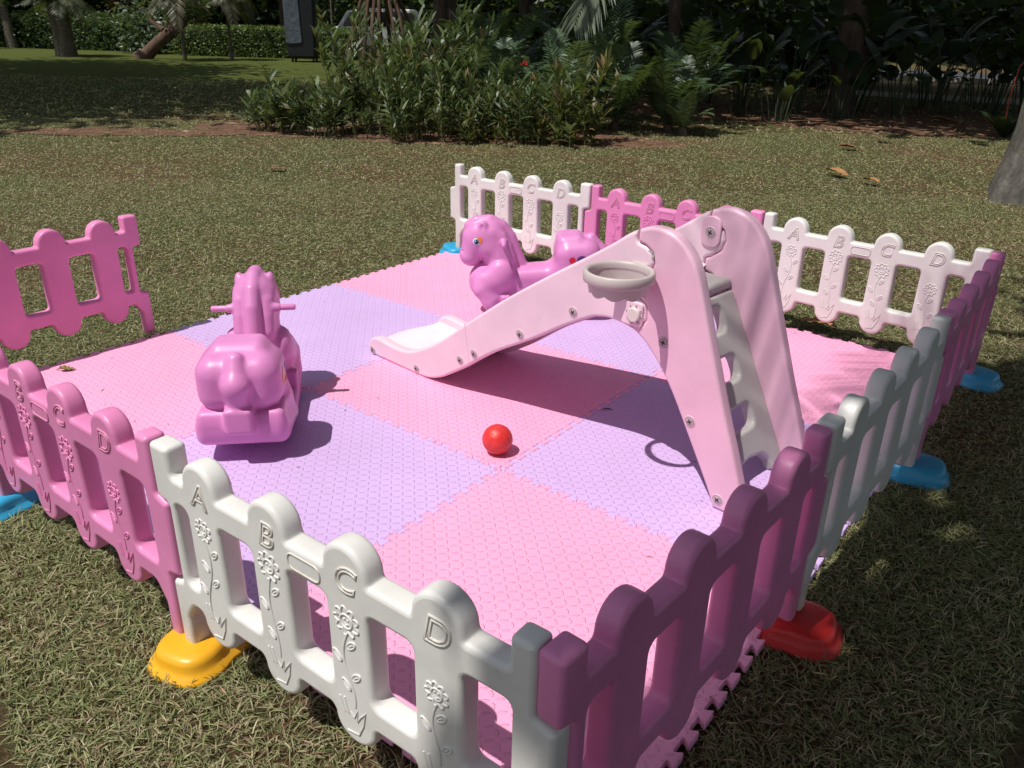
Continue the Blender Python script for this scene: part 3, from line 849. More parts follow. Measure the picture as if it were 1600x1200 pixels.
def dry_leaf(L, W, seed, curl=.25):
    rr = random.Random(seed); V = []; F = []; n = 15; ph = rr.uniform(0, 6)
    for i in range(n):
        t = i / (n - 1); wd = W * math.sin(math.pi * min(1, t ** .8 * .97 + .02)) ** .8 + .0015
        for s in (-1, -.5, 0, .5, 1):
            ed = 1 + (.10 * math.sin(9 * t * 3 + ph + s) if abs(s) == 1 else 0)
            V.append((L * (t - .5), s * wd * ed, .006 + curl * wd * abs(s) ** 1.6 * (1 + .6 * math.sin(3 * t + ph)) + .03 * L * math.sin(4 * t + ph) + .004 * math.sin(26 * t) * abs(s)))
    for i in range(n - 1):
        for k in range(4):
            a = i * 5 + k; F.append((a, a + 1, a + 6, a + 5))
    return mesh('blade', V, F, 80)
DL = plain('dry leaf', (.30, .15, .06), .75, .35, 30, 0, .3)
DL2 = plain('dull dead leaf', (.20, .085, .045), .8, .35, 30, 0, .3)
def litter(x, y, z, L, W, rz, mt_, seed, label, curl=.3):
    o = empty('fallen_leaf', (x, y, z), rz, label, 'leaf', 'dead leaves lying about')
    b_ = link('blade', dry_leaf(L, W, seed, curl), mt_, o)
    T = tube([(-L * .5, 0, .006), (-L * .5 - L * .22, .01, .004)], [.0018, .0014], 6)
    link('stalk', mesh('stalk', *T), mt_, o)
litter(.92, 7.79, GZ + .045, .30, .062, -.45, DL, 1, 'large curled tan leaf on the sunlit lawn behind the fence, left of its neighbour')
litter(1.32, 7.55, GZ + .045, .22, .045, -.5, DL, 2, 'smaller brown leaf on the lawn just right of the large tan leaf')
litter(.40, 9.89, GZ + .04, .28, .075, .5, DL2, 3, 'dull red-brown leaf at the edge of the shade far behind the slide')
litter(.53, 14.35, GZ + .04, .45, .13, .3, DL2, 4, 'big dead leaf on the soil in deep shade near the big trunk')
litter(-3.29, 4.11, GZ + .03, .20, .045, .2, DL2, 5, 'small red-brown leaf alone on the lawn beyond the rear-facing horse')
litter(2.33, 3.12, GZ + .04, .20, .05, -.2, DL, 6, 'pale brown leaf under the far right white fence panel')
litter(.11, .47, .002, .062, .016, .9, plain('olive dry leaf', (.22, .17, .05), .7, .3, 40), 7, 'tiny olive leaf scrap lying on the pink tile at the left', .5)
tw = tube([(2.02, 1.60, .004), (2.035, 1.615, .007), (2.052, 1.622, .004)], [.002, .0025, .0012], 6)
tag(link('twig', mesh('twig', *tw), plain('twig', (.05, .04, .03), .8)), 'short dark twig on the lilac tile in the shadow of the slide', 'twig')

# ------------------------------------------------------------------ vegetation helpers
def strips(P, D, Nn, L, W, droop, prof, k=3):
    """n leaves as tapering strips; returns V, F, leaf index per vertex"""
    n = len(P); t = np.linspace(0, 1, k + 1)
    D = D / (np.linalg.norm(D, axis=1)[:, None] + 1e-9)
    Sd = np.cross(D, Nn); Sd /= np.linalg.norm(Sd, axis=1)[:, None] + 1e-9
    L = np.broadcast_to(L, n); W = np.broadcast_to(W, n); droop = np.broadcast_to(droop, n)
    c = P[:, None, :] + D[:, None, :] * (L[:, None] * t)[..., None]
    c[..., 2] -= (droop * L)[:, None] * t ** 2
    wd = (W[:, None] * np.array(prof)[None, :])[..., None] * .5
    V = np.stack([c - Sd[:, None, :] * wd, c + Sd[:, None, :] * wd], 2).reshape(-1, 3)
    b = (np.arange(n) * (k + 1) * 2)[:, None, None] + (np.arange(k) * 2)[None, :, None]
    F = (b + np.array([0, 1, 3, 2])[None, None, :]).reshape(-1, 4)
    return V, F, np.repeat(np.arange(n), (k + 1) * 2)
LANCE = {2: [.15, 1, .03], 3: [.25, 1, .75, .03], 4: [.2, .85, 1, .6, .03]}
def rnd_unit(n, zmin=-1, zmax=1):
    z = rng.uniform(zmin, zmax, n); a = rng.uniform(0, 2 * math.pi, n); q = np.sqrt(1 - z * z)
    return np.stack([q * np.cos(a), q * np.sin(a), z], 1)
def pal(n, cols, jit=.25):
    c = np.array(cols)[rng.integers(0, len(cols), n)]
    return c * (1 + rng.uniform(-jit, jit, (n, 1)))
GREENS = [(.045, .085, .022), (.06, .11, .025), (.03, .065, .02), (.075, .12, .03), (.035, .07, .03)]
DARKG = [(.012, .028, .011), (.018, .04, .015), (.010, .022, .010), (.022, .04, .014)]
def build(name, chunks, mat, parent=None, loc=(0, 0, 0)):
    V, F, C_, o = [], [], [], 0
    for v, f_, c in chunks:
        V.append(v); F.append(f_ + o); C_.append(c); o += len(v)
    return link(name, quads(name, np.concatenate(V), np.concatenate(F), np.concatenate(C_)), mat, parent, loc)

def crown_leaves(n, rad, clumps, size, cols, flat=.0, seed=None, spread=.22):
    cc = rnd_unit(clumps) * (rng.uniform(.25, 1, (clumps, 1)) ** .5) * np.array(rad)
    ci = rng.integers(0, clumps, n)
    P = cc[ci] + rng.normal(0, 1, (n, 3)) * np.array(rad) * spread
    D = rnd_unit(n, -.6, .4); Nn = rnd_unit(n, .2, 1)
    L = rng.uniform(.7, 1.3, n) * size
    V, F, I = strips(P, D, Nn, L, L * .42, rng.uniform(.1, .4, n), LANCE[2], 2)
    tone = rng.uniform(.55, 1.35, clumps)[ci]
    return V, F, (pal(n, cols) * tone[:, None])[I]

BARKG = bark('grey bark', (.13, .12, .105), (.27, .255, .23), 11, .5, .9)
BARKD = bark('dark bark', (.07, .052, .04), (.14, .11, .085), 10, .3, .8)
BARKR = bark('red brown root bark', (.12, .075, .055), (.21, .15, .115), 10, .25, .6)
BARKP = bark('palm bark', (.14, .12, .095), (.27, .24, .19), 6, 3.5, .8)

def shade_tree(x, y, h, rad, n, label, trunk_r=.22, lean=(0, 0), size=.42, clumps=110, zr=1.7, cols=GREENS, group='broad shade trees around the lawn', limbs=5, spread=.22, xmin=None):
    root = empty('shade_tree', (x, y, GZ), rng.uniform(0, 6) if xmin is None else 0, label, 'tree', group)
    top = Vector((lean[0], lean[1], h - zr * .3))
    pts = [Vector((0, 0, -.05)), Vector((0, 0, .15)), Vector(top) * .3, Vector(top) * .65, top]
    parts = [tube(pts, [trunk_r * 1.6, trunk_r * 1.2, trunk_r, trunk_r * .8, trunk_r * .45], 14)]
    for k in range(limbs):
        a = 2 * math.pi * k / limbs + rng.uniform(-.3, .3); st = Vector(top) * rng.uniform(.5, .8)
        e = Vector((lean[0] + math.cos(a) * rad * .7, lean[1] + math.sin(a) * rad * .7, h + rng.uniform(-.2, .5) * zr))
        md = (st + e) / 2 + Vector((0, 0, -.3))
        parts.append(tube([st, md, e], [trunk_r * .5, trunk_r * .32, trunk_r * .08], 8))
    link('trunk', mesh('trunk', *join(parts), 60), BARKD, root)
    v, f_, c = crown_leaves(n, (rad * .8, rad * .8, zr * .8), clumps, size, cols, spread=spread)
    if xmin is not None:        # leaves past xmin dropped, shaping the crown so its shadow stays off the mat
        ok = v[:, 0].reshape(-1, 6).min(1) > xmin + .25 * np.sin(v[:, 1].reshape(-1, 6).mean(1) * 3)
        f_ = f_[np.repeat(ok, 2)]
    v = v + np.array([lean[0], lean[1], h])
    build('crown', [(v, f_, c)], LEAF, root)
    return root

# ---- trees whose crowns shade the place
shade_tree(-13.2, 3.2, 7.2, 5.8, 9500, 'broad shade tree just outside the left edge whose crown darkens the middle lawn')
shade_tree(-20.6, 5.4, 8.0, 6.4, 10500, 'tall shade tree far outside the left edge whose crown darkens the far lawn', lean=(.5, .3))
shade_tree(-6.9, 10.4, 6.6, 4.6, 4600, 'dark-stemmed tree growing behind the leafy border', .13)
shade_tree(-1.2, 14.4, 6.6, 5.4, 10500, 'tree with a mottled trunk in the dark wood behind the slide, left of the kerb', .2, size=.45)
shade_tree(-2.94, 20.8, 6.5, 5.0, 4500, 'straight tree standing at the end of the pale kerb in deep shade', .24)
shade_tree(5.4, 13.4, 7.0, 5.6, 9500, 'tree beyond the right edge shading the back of the lawn', .25)
shade_tree(-9.5, 16.5, 7.0, 5.0, 5200, 'forked dark tree between the stilt roots and the fern palms', .17, lean=(.6, .4))
shade_tree(-16.8, 21.5, 7.5, 4.8, 4500, 'tall tree behind the parked white vehicle', .25)
shade_tree(-25.5, 21.5, 6.2, 5.5, 4500, 'tree with a wide crown behind the clipped hedge', .25)
shade_tree(-34.5, 19.5, 6.2, 6.0, 4500, 'tree behind the loose hedge at the far left', .25)
shade_tree(6.5, 22.5, 7.0, 5.5, 4500, 'tree far behind the big grey trunk', .25)
shade_tree(6.2, -1.6, 5.6, 6.0, 46000, 'leafy tree to the right of the camera whose crown shades the right fence', .18, size=.30, clumps=460, spread=.13, xmin=-3.98)
shade_tree(7.4, 2.6, 6.5, 3.6, 8000, 'leafy tree beyond the right edge of the lawn', .18, size=.34)

# ---- big grey trunk at the right edge
bt = empty('big_tree', (2.75, 7.92, GZ), 0, 'big grey leaning tree trunk at the right edge of the picture', 'tree')
nA, nZ = 40, 26; V = []; F = []
for i in range(nZ):
    t = i / (nZ - 1); z = -.05 + t * 5.2
    rr_ = .39 + .10 * math.exp(-max(z, 0) / .35) - .018 * z
    cx = -.03 * z if z > 0 else 0; cy = .05 * z
    for k in range(nA):
        a = 2 * math.pi * k / nA
        q = 1 + .09 * math.sin(3 * a + 1 + .3 * z) + .05 * math.sin(7 * a + 2 * z) + .13 * math.exp(-max(z, 0) / .35) * math.sin(5 * a + .7)
        V.append((cx + rr_ * q * math.cos(a), cy + rr_ * q * math.sin(a), z))
for i in range(nZ - 1):
    for k in range(nA):
        a = i * nA + k; b2 = i * nA + (k + 1) % nA; F.append((a, b2, b2 + nA, a + nA))
link('trunk', mesh('trunk', V, F, 80), BARKG, bt)
v, f_, c = crown_leaves(4200, (3.0, 2.6, 1.5), 46, .36, GREENS); v += np.array([2.6, 1.2, 6.3]); build('crown', [(v, f_, c)], LEAF, bt)

# ---- fronds
def frond_arrays(base, az_, L, elev, droop, nl, ll, lw, vshape=.5, taper=True, down=.25):
    """arching rachis with paired leaflets"""
    t = np.linspace(0, 1, 14); hd = np.array([math.cos(az_), math.sin(az_), 0])
    R = np.array(base)[None] + hd[None] * (L * math.cos(elev) * (t - .12 * t ** 2))[:, None]
    R[:, 2] += L * (math.sin(elev) * t - droop * t ** 2)
    s = np.repeat(np.linspace(.10, 1, nl), 2); sd = np.tile([1., -1.], nl)
    P = np.stack([np.interp(s, t, R[:, i]) for i in range(3)], 1)
    T = np.stack([np.interp(np.clip(s + .02, 0, 1), t, R[:, i]) - np.interp(np.clip(s - .03, 0, 1), t, R[:, i]) for i in range(3)], 1); T /= np.linalg.norm(T, axis=1)[:, None]
    side = np.cross(T, np.array([0, 0, 1.])); side /= np.linalg.norm(side, axis=1)[:, None] + 1e-9
    upv = np.cross(side, T)
    D = side * sd[:, None] + T * (.35 + .5 * s)[:, None] + upv * vshape * .4
    D += rng.normal(0, .06, D.shape)
    env = np.sin(np.pi * np.clip(.12 + .84 * s, 0, 1)) ** .6 if taper else np.ones_like(s)
    return (P, D, upv + rng.normal(0, .15, upv.shape), ll * env * rng.uniform(.9, 1.1, len(s)), lw * (.55 + .45 * env), np.full(len(s), down)), R
def fronds(specs, cols, k=3, rach=.012, prof=None):
    ch = []
    for sp in specs:
        (P, D, Nn, L, W, dr), R = frond_arrays(*sp)
        V, F, I = strips(P, D, Nn, L, W, dr, prof or LANCE[k], k)
        ch.append((V, F, (pal(1, cols) * rng.uniform(.85, 1.15, (len(P), 1)))[I]))
        # rachis: two crossed strips
        for ax_ in ((0, 0, 1), (1, .3, 0)):
            w_ = np.linspace(rach, rach * .3, len(R))[:, None] * .5
            tt = np.gradient(R, axis=0); sd = np.cross(tt, np.array(ax_)); sd /= np.linalg.norm(sd, axis=1)[:, None] + 1e-9
            V = np.stack([R - sd * w_, R + sd * w_], 1).reshape(-1, 3)
            F = np.arange(len(R) - 1)[:, None] * 2 + np.array([0, 1, 3, 2])[None]
            ch.append((V, F, np.repeat(pal(1, cols) * .8, len(V), 0)))
    return ch

SHG = [(.08, .12, .045), (.105, .145, .05), (.055, .09, .035), (.125, .155, .06), (.07, .10, .04)]
def shrub(x, y, h, spread, canes, label, cols=SHG, leafL=.235, leafW=.033, flower=None, group='leafy canes in the border'):
    """ginger-like clump: leaning canes with two ranks of narrow leaves"""
    root = empty('border_shrub', (x, y, GZ), 0, label, 'shrub', group)
    st = []; Ps, Ds, Ns, Ls, Ws = [], [], [], [], []
    for c in range(canes):
        a = rng.uniform(0, 2 * math.pi); r0 = spread * .55 * math.sqrt(rng.uniform()); hh = h * rng.uniform(.4, 1.3)
        b0 = np.array([r0 * math.cos(a), r0 * math.sin(a), 0]); le = rng.uniform(.08, .42) * hh
        a2 = a + rng.normal(0, .6)
        t = np.linspace(0, 1, 6)
        R = b0[None] + np.array([math.cos(a2), math.sin(a2), 0])[None] * (le * t ** 1.6)[:, None]; R[:, 2] += hh * t * .86
        st.append(tube(R, [.008, .007, .006, .005, .004, .002], 5, False))
        nl = int(16 + 17 * hh)
        ss = np.sort(rng.uniform(.22, 1, nl)); sd = np.tile([1., -1.], nl)[:nl]
        ph = rng.uniform(0, math.pi)
        P = np.stack([np.interp(ss, t, R[:, i]) for i in range(3)], 1)
        an = ph + rng.normal(0, .5, nl)
        D = np.stack([np.cos(an) * sd, np.sin(an) * sd, .55 + 1.5 * ss ** 3 + rng.normal(0, .25, nl)], 1)
        Ps.append(P); Ds.append(D); Ns.append(np.tile([0, 0, 1.], (nl, 1)) + rng.normal(0, .35, (nl, 3)))
        Ls.append(leafL * rng.uniform(.6, 1.25, nl)); Ws.append(leafW * rng.uniform(.7, 1.3, nl))
    P, D, Nn = map(np.concatenate, (Ps, Ds, Ns)); L, W = map(np.concatenate, (Ls, Ws))
    V, F, I = strips(P, D, Nn, L, W, rng.uniform(.05, .5, len(P)), LANCE[4], 4)
    dead = rng.uniform(size=len(P)) < .05
    cc = pal(len(P), cols); cc[dead] = np.array([.22, .13, .05])
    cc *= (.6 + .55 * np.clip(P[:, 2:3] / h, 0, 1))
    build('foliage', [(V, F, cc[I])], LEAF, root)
    link('stems', mesh('stems', *join(st), 60), plain('cane', (.09, .10, .035), .6), root)
    return root
SHR = [(-6.05, 5.95, .50, .45, 12, 'low leafy cane clump at the left tip of the border'),
       (-5.55, 6.35, .95, .75, 26, 'bushy cane clump second from the left tip of the border'),
       (-5.00, 6.20, .78, .60, 20, 'shorter cane clump in front of the tallest left canes of the border'),
       (-5.05, 7.00, 1.28, .85, 34, 'tall leafy cane clump in the left half of the border'),
       (-4.25, 6.60, .98, .75, 28, 'cane clump in front of the stilt roots, above the bare red soil'),
       (-4.45, 7.60, 1.40, .80, 30, 'tallest cane clump in front of the stilt roots'),
       (-3.75, 7.10, 1.00, .75, 30, 'cane clump below the big arching fern'),
       (-3.35, 7.50, 1.10, .70, 26, 'cane clump just left of the red flower'),
       (-2.85, 7.55, .98, .45, 12, 'thin cane clump carrying the red flower'),
       (-2.35, 7.95, .88, .42, 8, 'sparse yellowish canes at the right end of the border'),
       (-3.05, 7.15, .42, .55, 14, 'low leafy canes along the front edge below the red flower'),
       (-2.45, 7.65, .34, .45, 10, 'low weeds at the right front edge of the border')]
for k, a in enumerate(SHR):
    cols = SHG if k < 9 else [(.09, .12, .03), (.12, .13, .04), (.06, .09, .03), (.15, .11, .05)]
    r_ = shrub(a[0], a[1], a[2] * .86 * (1.15, .8, 1.0, 1.2, .75, 1.1)[k % 6], a[3] * 1.15, max(14, int(a[4] * (1.3, .9, 1.1)[k % 3])), a[5], cols=cols, leafL=(.21, .27, .18, .24)[k % 4], leafW=(.03, .042, .026, .034)[k % 4])
    if k == 8:
        fl = []
        for q in range(26):
            d = rnd_unit(1, -.3, 1)[0]; fl.append((d, np.cross(d, [0, .3, 1.])))
        P = np.tile([.0, -.1, .92], (26, 1)) + np.array([d for d, _ in fl]) * .012
        V, F, I = strips(P, np.array([d for d, _ in fl]), np.array([e for _, e in fl]), .038, .02, .1, LANCE[2], 2)
        build('flower', [(V, F, pal(26, [(.5, .012, .015), (.4, .01, .02)])[I])], LEAF, r_)
# ---- fern palms behind the border
FERN = [(-5.0, 8.9, 2.1, 17, .32, 'tall arching fern with pale ribbed fronds beside the forked tree'),
        (-4.2, 8.7, 1.75, 15, .28, 'arching fern behind the middle of the border'),
        (-3.3, 9.0, 1.9, 16, .28, 'arching fern behind the red flower'),
        (-2.7, 9.4, 1.75, 15, .26, 'dark fern right of the red flower'),
        (-2.05, 9.75, 1.45, 14, .22, 'drooping fern at the right end of the border'),
        (-5.6, 10.1, 2.7, 16, .36, 'tallest feathery fern reaching the top of the picture left of the forked tree'),
        (-3.75, 10.6, 2.6, 16, .34, 'tall dark feathery fern under the hanging palm frond'),
        (-2.5, 11.0, 2.3, 15, .32, 'tall dark feathery fern in the shade right of the hanging frond'),
        (-1.75, 9.6, .75, 10, .13, 'small pale fern low at the right end of the border')]
for k, (x, y, L, n, ll, lab) in enumerate(FERN):
    root = empty('arching_fern', (x, y, GZ), 0, lab, 'fern', 'ferns behind the border')
    sp = [((0, 0, .08), 2 * math.pi * (i + rng.uniform(-.3, .3)) / n, L * rng.uniform(.8, 1.1), rng.uniform(.85, 1.4), rng.uniform(.25, .6), 36, ll, .030, .3, True, .2) for i in range(n)]
    build('fronds', fronds(sp, [(.09, .14, .08), (.11, .17, .09), (.07, .12, .06)] if k < 3 else [(.05, .09, .045), (.035, .065, .03), (.06, .10, .05)] if k < 8 else [(.12, .17, .08)]), LEAF, root)
    T = tube([(0, 0, -.03), (0, 0, .12)], [.09, .06], 10); link('stump', mesh('stump', *T), BARKD, root)
# ---- palm whose big frond hangs into the picture
pr = empty('feather_palm', (-3.4, 12.2, GZ), 0, 'palm with a large pale feathery frond hanging in front of the dark wood', 'palm')
T = tube([(0, 0, 0), (.02, 0, 1.2), (-.02, .0, 2.4), (0, 0, 3.4)], [.14, .10, .095, .085], 12); link('trunk', mesh('trunk', *T, 60), BARKD, pr)
sp = [((0, 0, 3.3), 2 * math.pi * i / 9 + .2, 2.2, 1.0, .75, 40, .5, .045, .2, True, .45) for i in range(9) if i not in (5, 6)]
build('crown', fronds(sp, DARKG), LEAF, pr)
sp = [((.30, -2.55, 2.15), -1.9, .85, -.75, .25, 20, .55, .055, .0, True, .55)]
build('hanging_frond', fronds(sp, [(.16, .19, .13)], 4, .02), LEAF, pr)
T = tube([(0, 0, 3.3), (.10, -.7, 3.75), (.24, -1.8, 3.1), (.30, -2.55, 2.15)], [.03, .025, .02, .012], 8); link('frond_stalk', mesh('frond_stalk', *T, 60), plain('frond stalk', (.12, .13, .06), .5), pr)

# ---- pandanus on stilt roots
pd = empty('stilt_root_tree', (-15.4, 17.1, GZ), 0, 'tree standing on a tent of long straight stilt roots behind the border', 'tree')
for k in range(17):
    a = 2 * math.pi * k / 17 + rng.uniform(-.15, .15); rr_ = rng.uniform(.75, 1.35)
    e = Vector((rr_ * math.cos(a), rr_ * math.sin(a), -.03)); s = Vector((.14 * math.cos(a), .14 * math.sin(a), rng.uniform(2.3, 3.4)))
    md = (e + s) / 2 + Vector((math.cos(a), math.sin(a), 0)) * .08
    T = tube([s, md, e], [.05, .055, .06], 8); link('stilt_root', mesh('stilt_root', *T, 60), BARKR, pd)
T = tube([(0, 0, 2.2), (0, 0, 3.4), (.1, 0, 5.2)], [.12, .17, .12], 12); link('trunk', mesh('trunk', *T, 60), BARKR, pd)
n = 220; P = np.tile([.1, 0, 5.2], (n, 1)) + rng.normal(0, .35, (n, 3)); D = rnd_unit(n, -.2, 1)
V, F, I = strips(P, D, rnd_unit(n, .4, 1), rng.uniform(1, 1.6, n), .08, rng.uniform(.3, .9, n), LANCE[4], 4)
build('crown', [(V, F, pal(n, GREENS)[I])], LEAF, pd)
ts = empty('slender_stem', (-18.1, 17.5, GZ), 0, 'single thin pale stem left of the stilt roots', 'sapling')
T = tube([(0, 0, 0), (.03, 0, 1.2), (.02, .02, 2.6), (.05, 0, 4)], [.035, .03, .025, .015], 8); link('stem', mesh('stem', *T), BARKP, ts)
v, f_, c = crown_leaves(160, (.7, .7, .5), 10, .22, GREENS); build('crown', [(v + np.array([0, 0, 4]), f_, c)], LEAF, ts)

# ---- palms on the far lawn
def palm(x, y, h, r0, trunks, label, fl=1.5, nf=16, cols=GREENS, lean=0.0, droop=.75):
    root = empty('lawn_palm', (x, y, GZ), 0, label, 'palm', 'palms on the far lawn')
    for k, (dx, ln) in enumerate(trunks):
        pts = [(dx, 0, -.02), (dx + ln * .3, .0, h * .35), (dx + ln * .7, .0, h * .7), (dx + ln, 0, h)]
        T = tube(pts, [r0 * 1.35, r0 * 1.02, r0, r0 * .95], 12)
        link('trunk', mesh('trunk', *T, 60), BARKP if trunks[0][1] or r0 < .1 else BARKD, root)
        sp = [((dx + ln, 0, h - .05), 2 * math.pi * (i + rng.uniform(-.3, .3)) / nf, fl * rng.uniform(.85, 1.1), rng.uniform(.1, 1.1), rng.uniform(.5, 1.0) * droop / .75, 30, .36, .028, .2, True, .3) for i in range(nf)]
        build('crown', fronds(sp, cols), LEAF, root)
PG = [(.08, .09, .05), (.10, .11, .06), (.06, .08, .04)]
palm(-34.0, 14.5, 4.2, .16, [(0, -.5)], 'thin pale leaning palm trunk at the far left edge', 2.0, 16, PG)
palm(-26.6, 13.1, 1.72, .21, [(-.16, -.12), (.20, .08)], 'short thick double-trunked palm on the far lawn', 1.5, 20, PG, droop=.5)
palm(-22.26, 14.84, 1.95, .05, [(0, 0.03)], 'slender palm with drooping fronds just right of the leaning trunk', 1.3, 18, [(.10, .085, .045), (.08, .08, .04)], droop=.85)
palm(-21.95, 16.38, 1.95, .05, [(0, .03)], 'slender palm with drooping fronds in front of the middle of the clipped hedge', 1.35, 18, [(.10, .085, .045), (.08, .08, .04)], droop=.85)
# ---- leaning gnarled trunk
gt = empty('leaning_tree', (-24.0, 14.24, GZ), 0, 'old leaning trunk with a gnarled broken top on the far lawn', 'tree')
ex = Vector((.70, .71, 0))       # across the view
P = [Vector((0, 0, -.05)) , Vector((0, 0, .12)) + ex * .25, Vector((0, 0, .45)) + ex * .62, Vector((0, 0, .78)) + ex * 1.05, Vector((0, 0, .98)) + ex * 1.35]
parts = [tube(P, [.30, .22, .19, .20, .17], 14)]
for q in range(9):
    s = P[3 + q % 2] + Vector(rng.normal(0, .06, 3)); e = s + ex * rng.uniform(-.5, .8) + Vector((rng.uniform(-.2, .2), rng.uniform(-.2, .2), rng.uniform(.15, .6)))
    parts.append(tube([s, (s + e) / 2 + Vector(rng.normal(0, .08, 3)), e], [.10, .06, .015], 8))
link('trunk', mesh('trunk', *join(parts), 60), BARKR, gt)
v, f_, c = crown_leaves(700, (1.0, .8, .5), 18, .16, GREENS); build('crown', [(v + np.array(P[4]) + np.array([.2, .3, .75]), f_, c)], LEAF, gt)

# ---- hedges and bushes
def hedge(name, A, B, w_, h, n, size, label, cols, rag=.06):
    A, B = np.array(A), np.array(B); d = B - A; L = np.linalg.norm(d); d /= L; nn = np.array([-d[1], d[0]])
    root = empty(name, (A[0], A[1], GZ), 0, label, 'hedge')
    s = rng.uniform(0, L, n); face = rng.uniform(size=n)
    q = np.where(face < .45, -w_ / 2, rng.uniform(-w_ / 2, w_ / 2, n)) + rng.normal(0, rag, n)
    edge = 1 - .25 * np.clip(1 - np.minimum(s, L - s) / .5, 0, 1)
    z = np.where(face < .45, rng.uniform(.02, 1, n), 1.0) * h * edge + rng.normal(0, rag, n)
    inside = rng.uniform(size=n) < .2; z[inside] *= rng.uniform(.1, 1, inside.sum())
    P = np.stack([d[0] * s + nn[0] * q, d[1] * s + nn[1] * q, z], 1)
    V, F, I = strips(P, rnd_unit(n, -.5, .8), rnd_unit(n), rng.uniform(.7, 1.3, n) * size, size * .5, .2, LANCE[2], 2)
    build('foliage', [(V, F, pal(n, cols, .4)[I])], LEAF, root)
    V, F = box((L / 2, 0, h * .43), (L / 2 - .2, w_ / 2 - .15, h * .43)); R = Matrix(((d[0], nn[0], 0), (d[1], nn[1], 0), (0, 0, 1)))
    link('dark_core', mesh('dark_core', [tuple(R @ Vector(p_)) for p_ in V], F), plain('hedge core', (.012, .018, .008), .9), root)  # plain dark box added inside the hedge to block gaps between leaves
HG = [(.10, .16, .03), (.07, .12, .025), (.13, .19, .04)]
hedge('loose_hedge', (-37, 14.2), (-28.8, 17.6), 1.3, 1.12, 6000, .15, 'loose leafy hedge across the far left of the lawn', GREENS, .12)
hedge('clipped_hedge', (-26.2, 17.3), (-20.2, 20.6), 1.6, .98, 9000, .085, 'low clipped hedge with a bright green top on the far lawn', HG, .035)
def bush(x, y, rad, n, size, label, cols):
    root = empty('rounded_bush', (x, y, GZ), 0, label, 'bush')
    v, f_, c = crown_leaves(n, rad, 26, size, cols, spread=.25); v += np.array([0, 0, rad[2] * .85]); v[:, 2] = np.maximum(v[:, 2], .01)
    build('foliage', [(v, f_, c)], LEAF, root)
    T = [tube([(0, 0, 0), (rng.uniform(-.3, .3), rng.uniform(-.3, .3), rad[2])], [.05, .02], 7) for _ in range(4)]; link('stems', mesh('stems', *join(T)), BARKD, root)
bush(-27.6, 17.0, (1.2, 1.0, .95), 2600, .20, 'glossy pale-green bush between the loose hedge and the clipped hedge', [(.07, .11, .06), (.09, .13, .08), (.05, .08, .04)])
bush(-31.5, 19.5, (2.2, 1.5, 1.6), 2200, .25, 'reddish brown shrub behind the loose hedge', [(.09, .05, .03), (.06, .05, .025), (.12, .06, .03)])

# ---- broad-leaved plants in the dark wood
def broadleaf(x, y, h, n, label='broad-leaved plant in the dark wood behind the lawn', group='broad-leaved plants in the dark wood', cols=DARKG):
    root = empty('broadleaf_plant', (x, y, GZ), rng.uniform(0, 6), label, 'plant', group)
    a = rng.uniform(0, 2 * math.pi, n); r0 = rng.uniform(0, .25, n); st = []
    P = []; D = []
    for i in range(n):
        b0 = Vector((r0[i] * math.cos(a[i]), r0[i] * math.sin(a[i]), 0)); hh = h * rng.uniform(.35, .75)
        t_ = b0 + Vector((math.cos(a[i]) * .25 * hh, math.sin(a[i]) * .25 * hh, hh)); st.append(tube([b0, (b0 + t_) / 2 + Vector((0, 0, .05)), t_], [.014, .011, .008], 5, False))
        P.append(t_); D.append((math.cos(a[i]) * .6, math.sin(a[i]) * .6, rng.uniform(.3, 1.3)))
    L = h * rng.uniform(.4, .62, n)
    V, F, I = strips(np.array(P), np.array(D), np.stack([-np.cos(a), -np.sin(a), np.full(n, .6)], 1), L, L * .36, rng.uniform(.2, .8, n), [.3, .9, 1, .85, .5, .04], 5)
    build('leaves', [(V, F, pal(n, cols)[I])], LEAF, root)
    link('stalks', mesh('stalks', *join(st), 60), plain('dark stalk', (.03, .045, .02), .6), root)
for x, y, h in [(-2.3, 12.9, 1.3), (-1.5, 12.4, .9), (-1.9, 13.8, 1.9), (-.9, 13.5, 1.2), (-1.2, 15.0, 2.0), (-.3, 14.6, 1.4), (.2, 15.8, 1.7), (.9, 16.4, 1.5), (1.5, 15.3, 1.3), (-.4, 17.1, 1.9), (.4, 17.6, 1.2), (1.3, 17.8, 1.8), (1.9, 16.9, 1.6), (-2.9, 14.2, 1.6), (-3.4, 12.7, 1.5), (-3.9, 14.4, 2.0), (-5.2, 13.6, 1.8), (-6.4, 13.2, 1.6), (-7.6, 14.2, 1.9), (2.3, 15.2, 1.7), (2.5, 18.6, 1.8), (-2.4, 17.6, 2.2)]:
    broadleaf(x, y, h, int(9 + 4 * h))
fp = empty('red_flower_plant', (1.62, 12.9, GZ), 0, 'plant with a curved red flower stalk just left of the big grey trunk', 'plant')
T = tube([(0, 0, 0), (-.05, 0, .5), (-.02, 0, .95), (.10, 0, 1.12), (.20, 0, 1.02)], [.012, .01, .009, .012, .006], 8); link('flower_stalk', mesh('flower_stalk', *T, 60), plain('red petal', (.30, .04, .03), .4), fp)
P = np.zeros((7, 3)); aa = np.linspace(0, 5.5, 7)
V, F, I = strips(P, np.stack([np.cos(aa), np.sin(aa), np.full(7, 1.4)], 1), np.stack([-np.cos(aa), -np.sin(aa), np.full(7, .6)], 1), .8, .2, .4, [.3, .9, 1, .85, .5, .04], 5)
build('leaves', [(V, F, pal(7, DARKG)[I])], LEAF, fp)

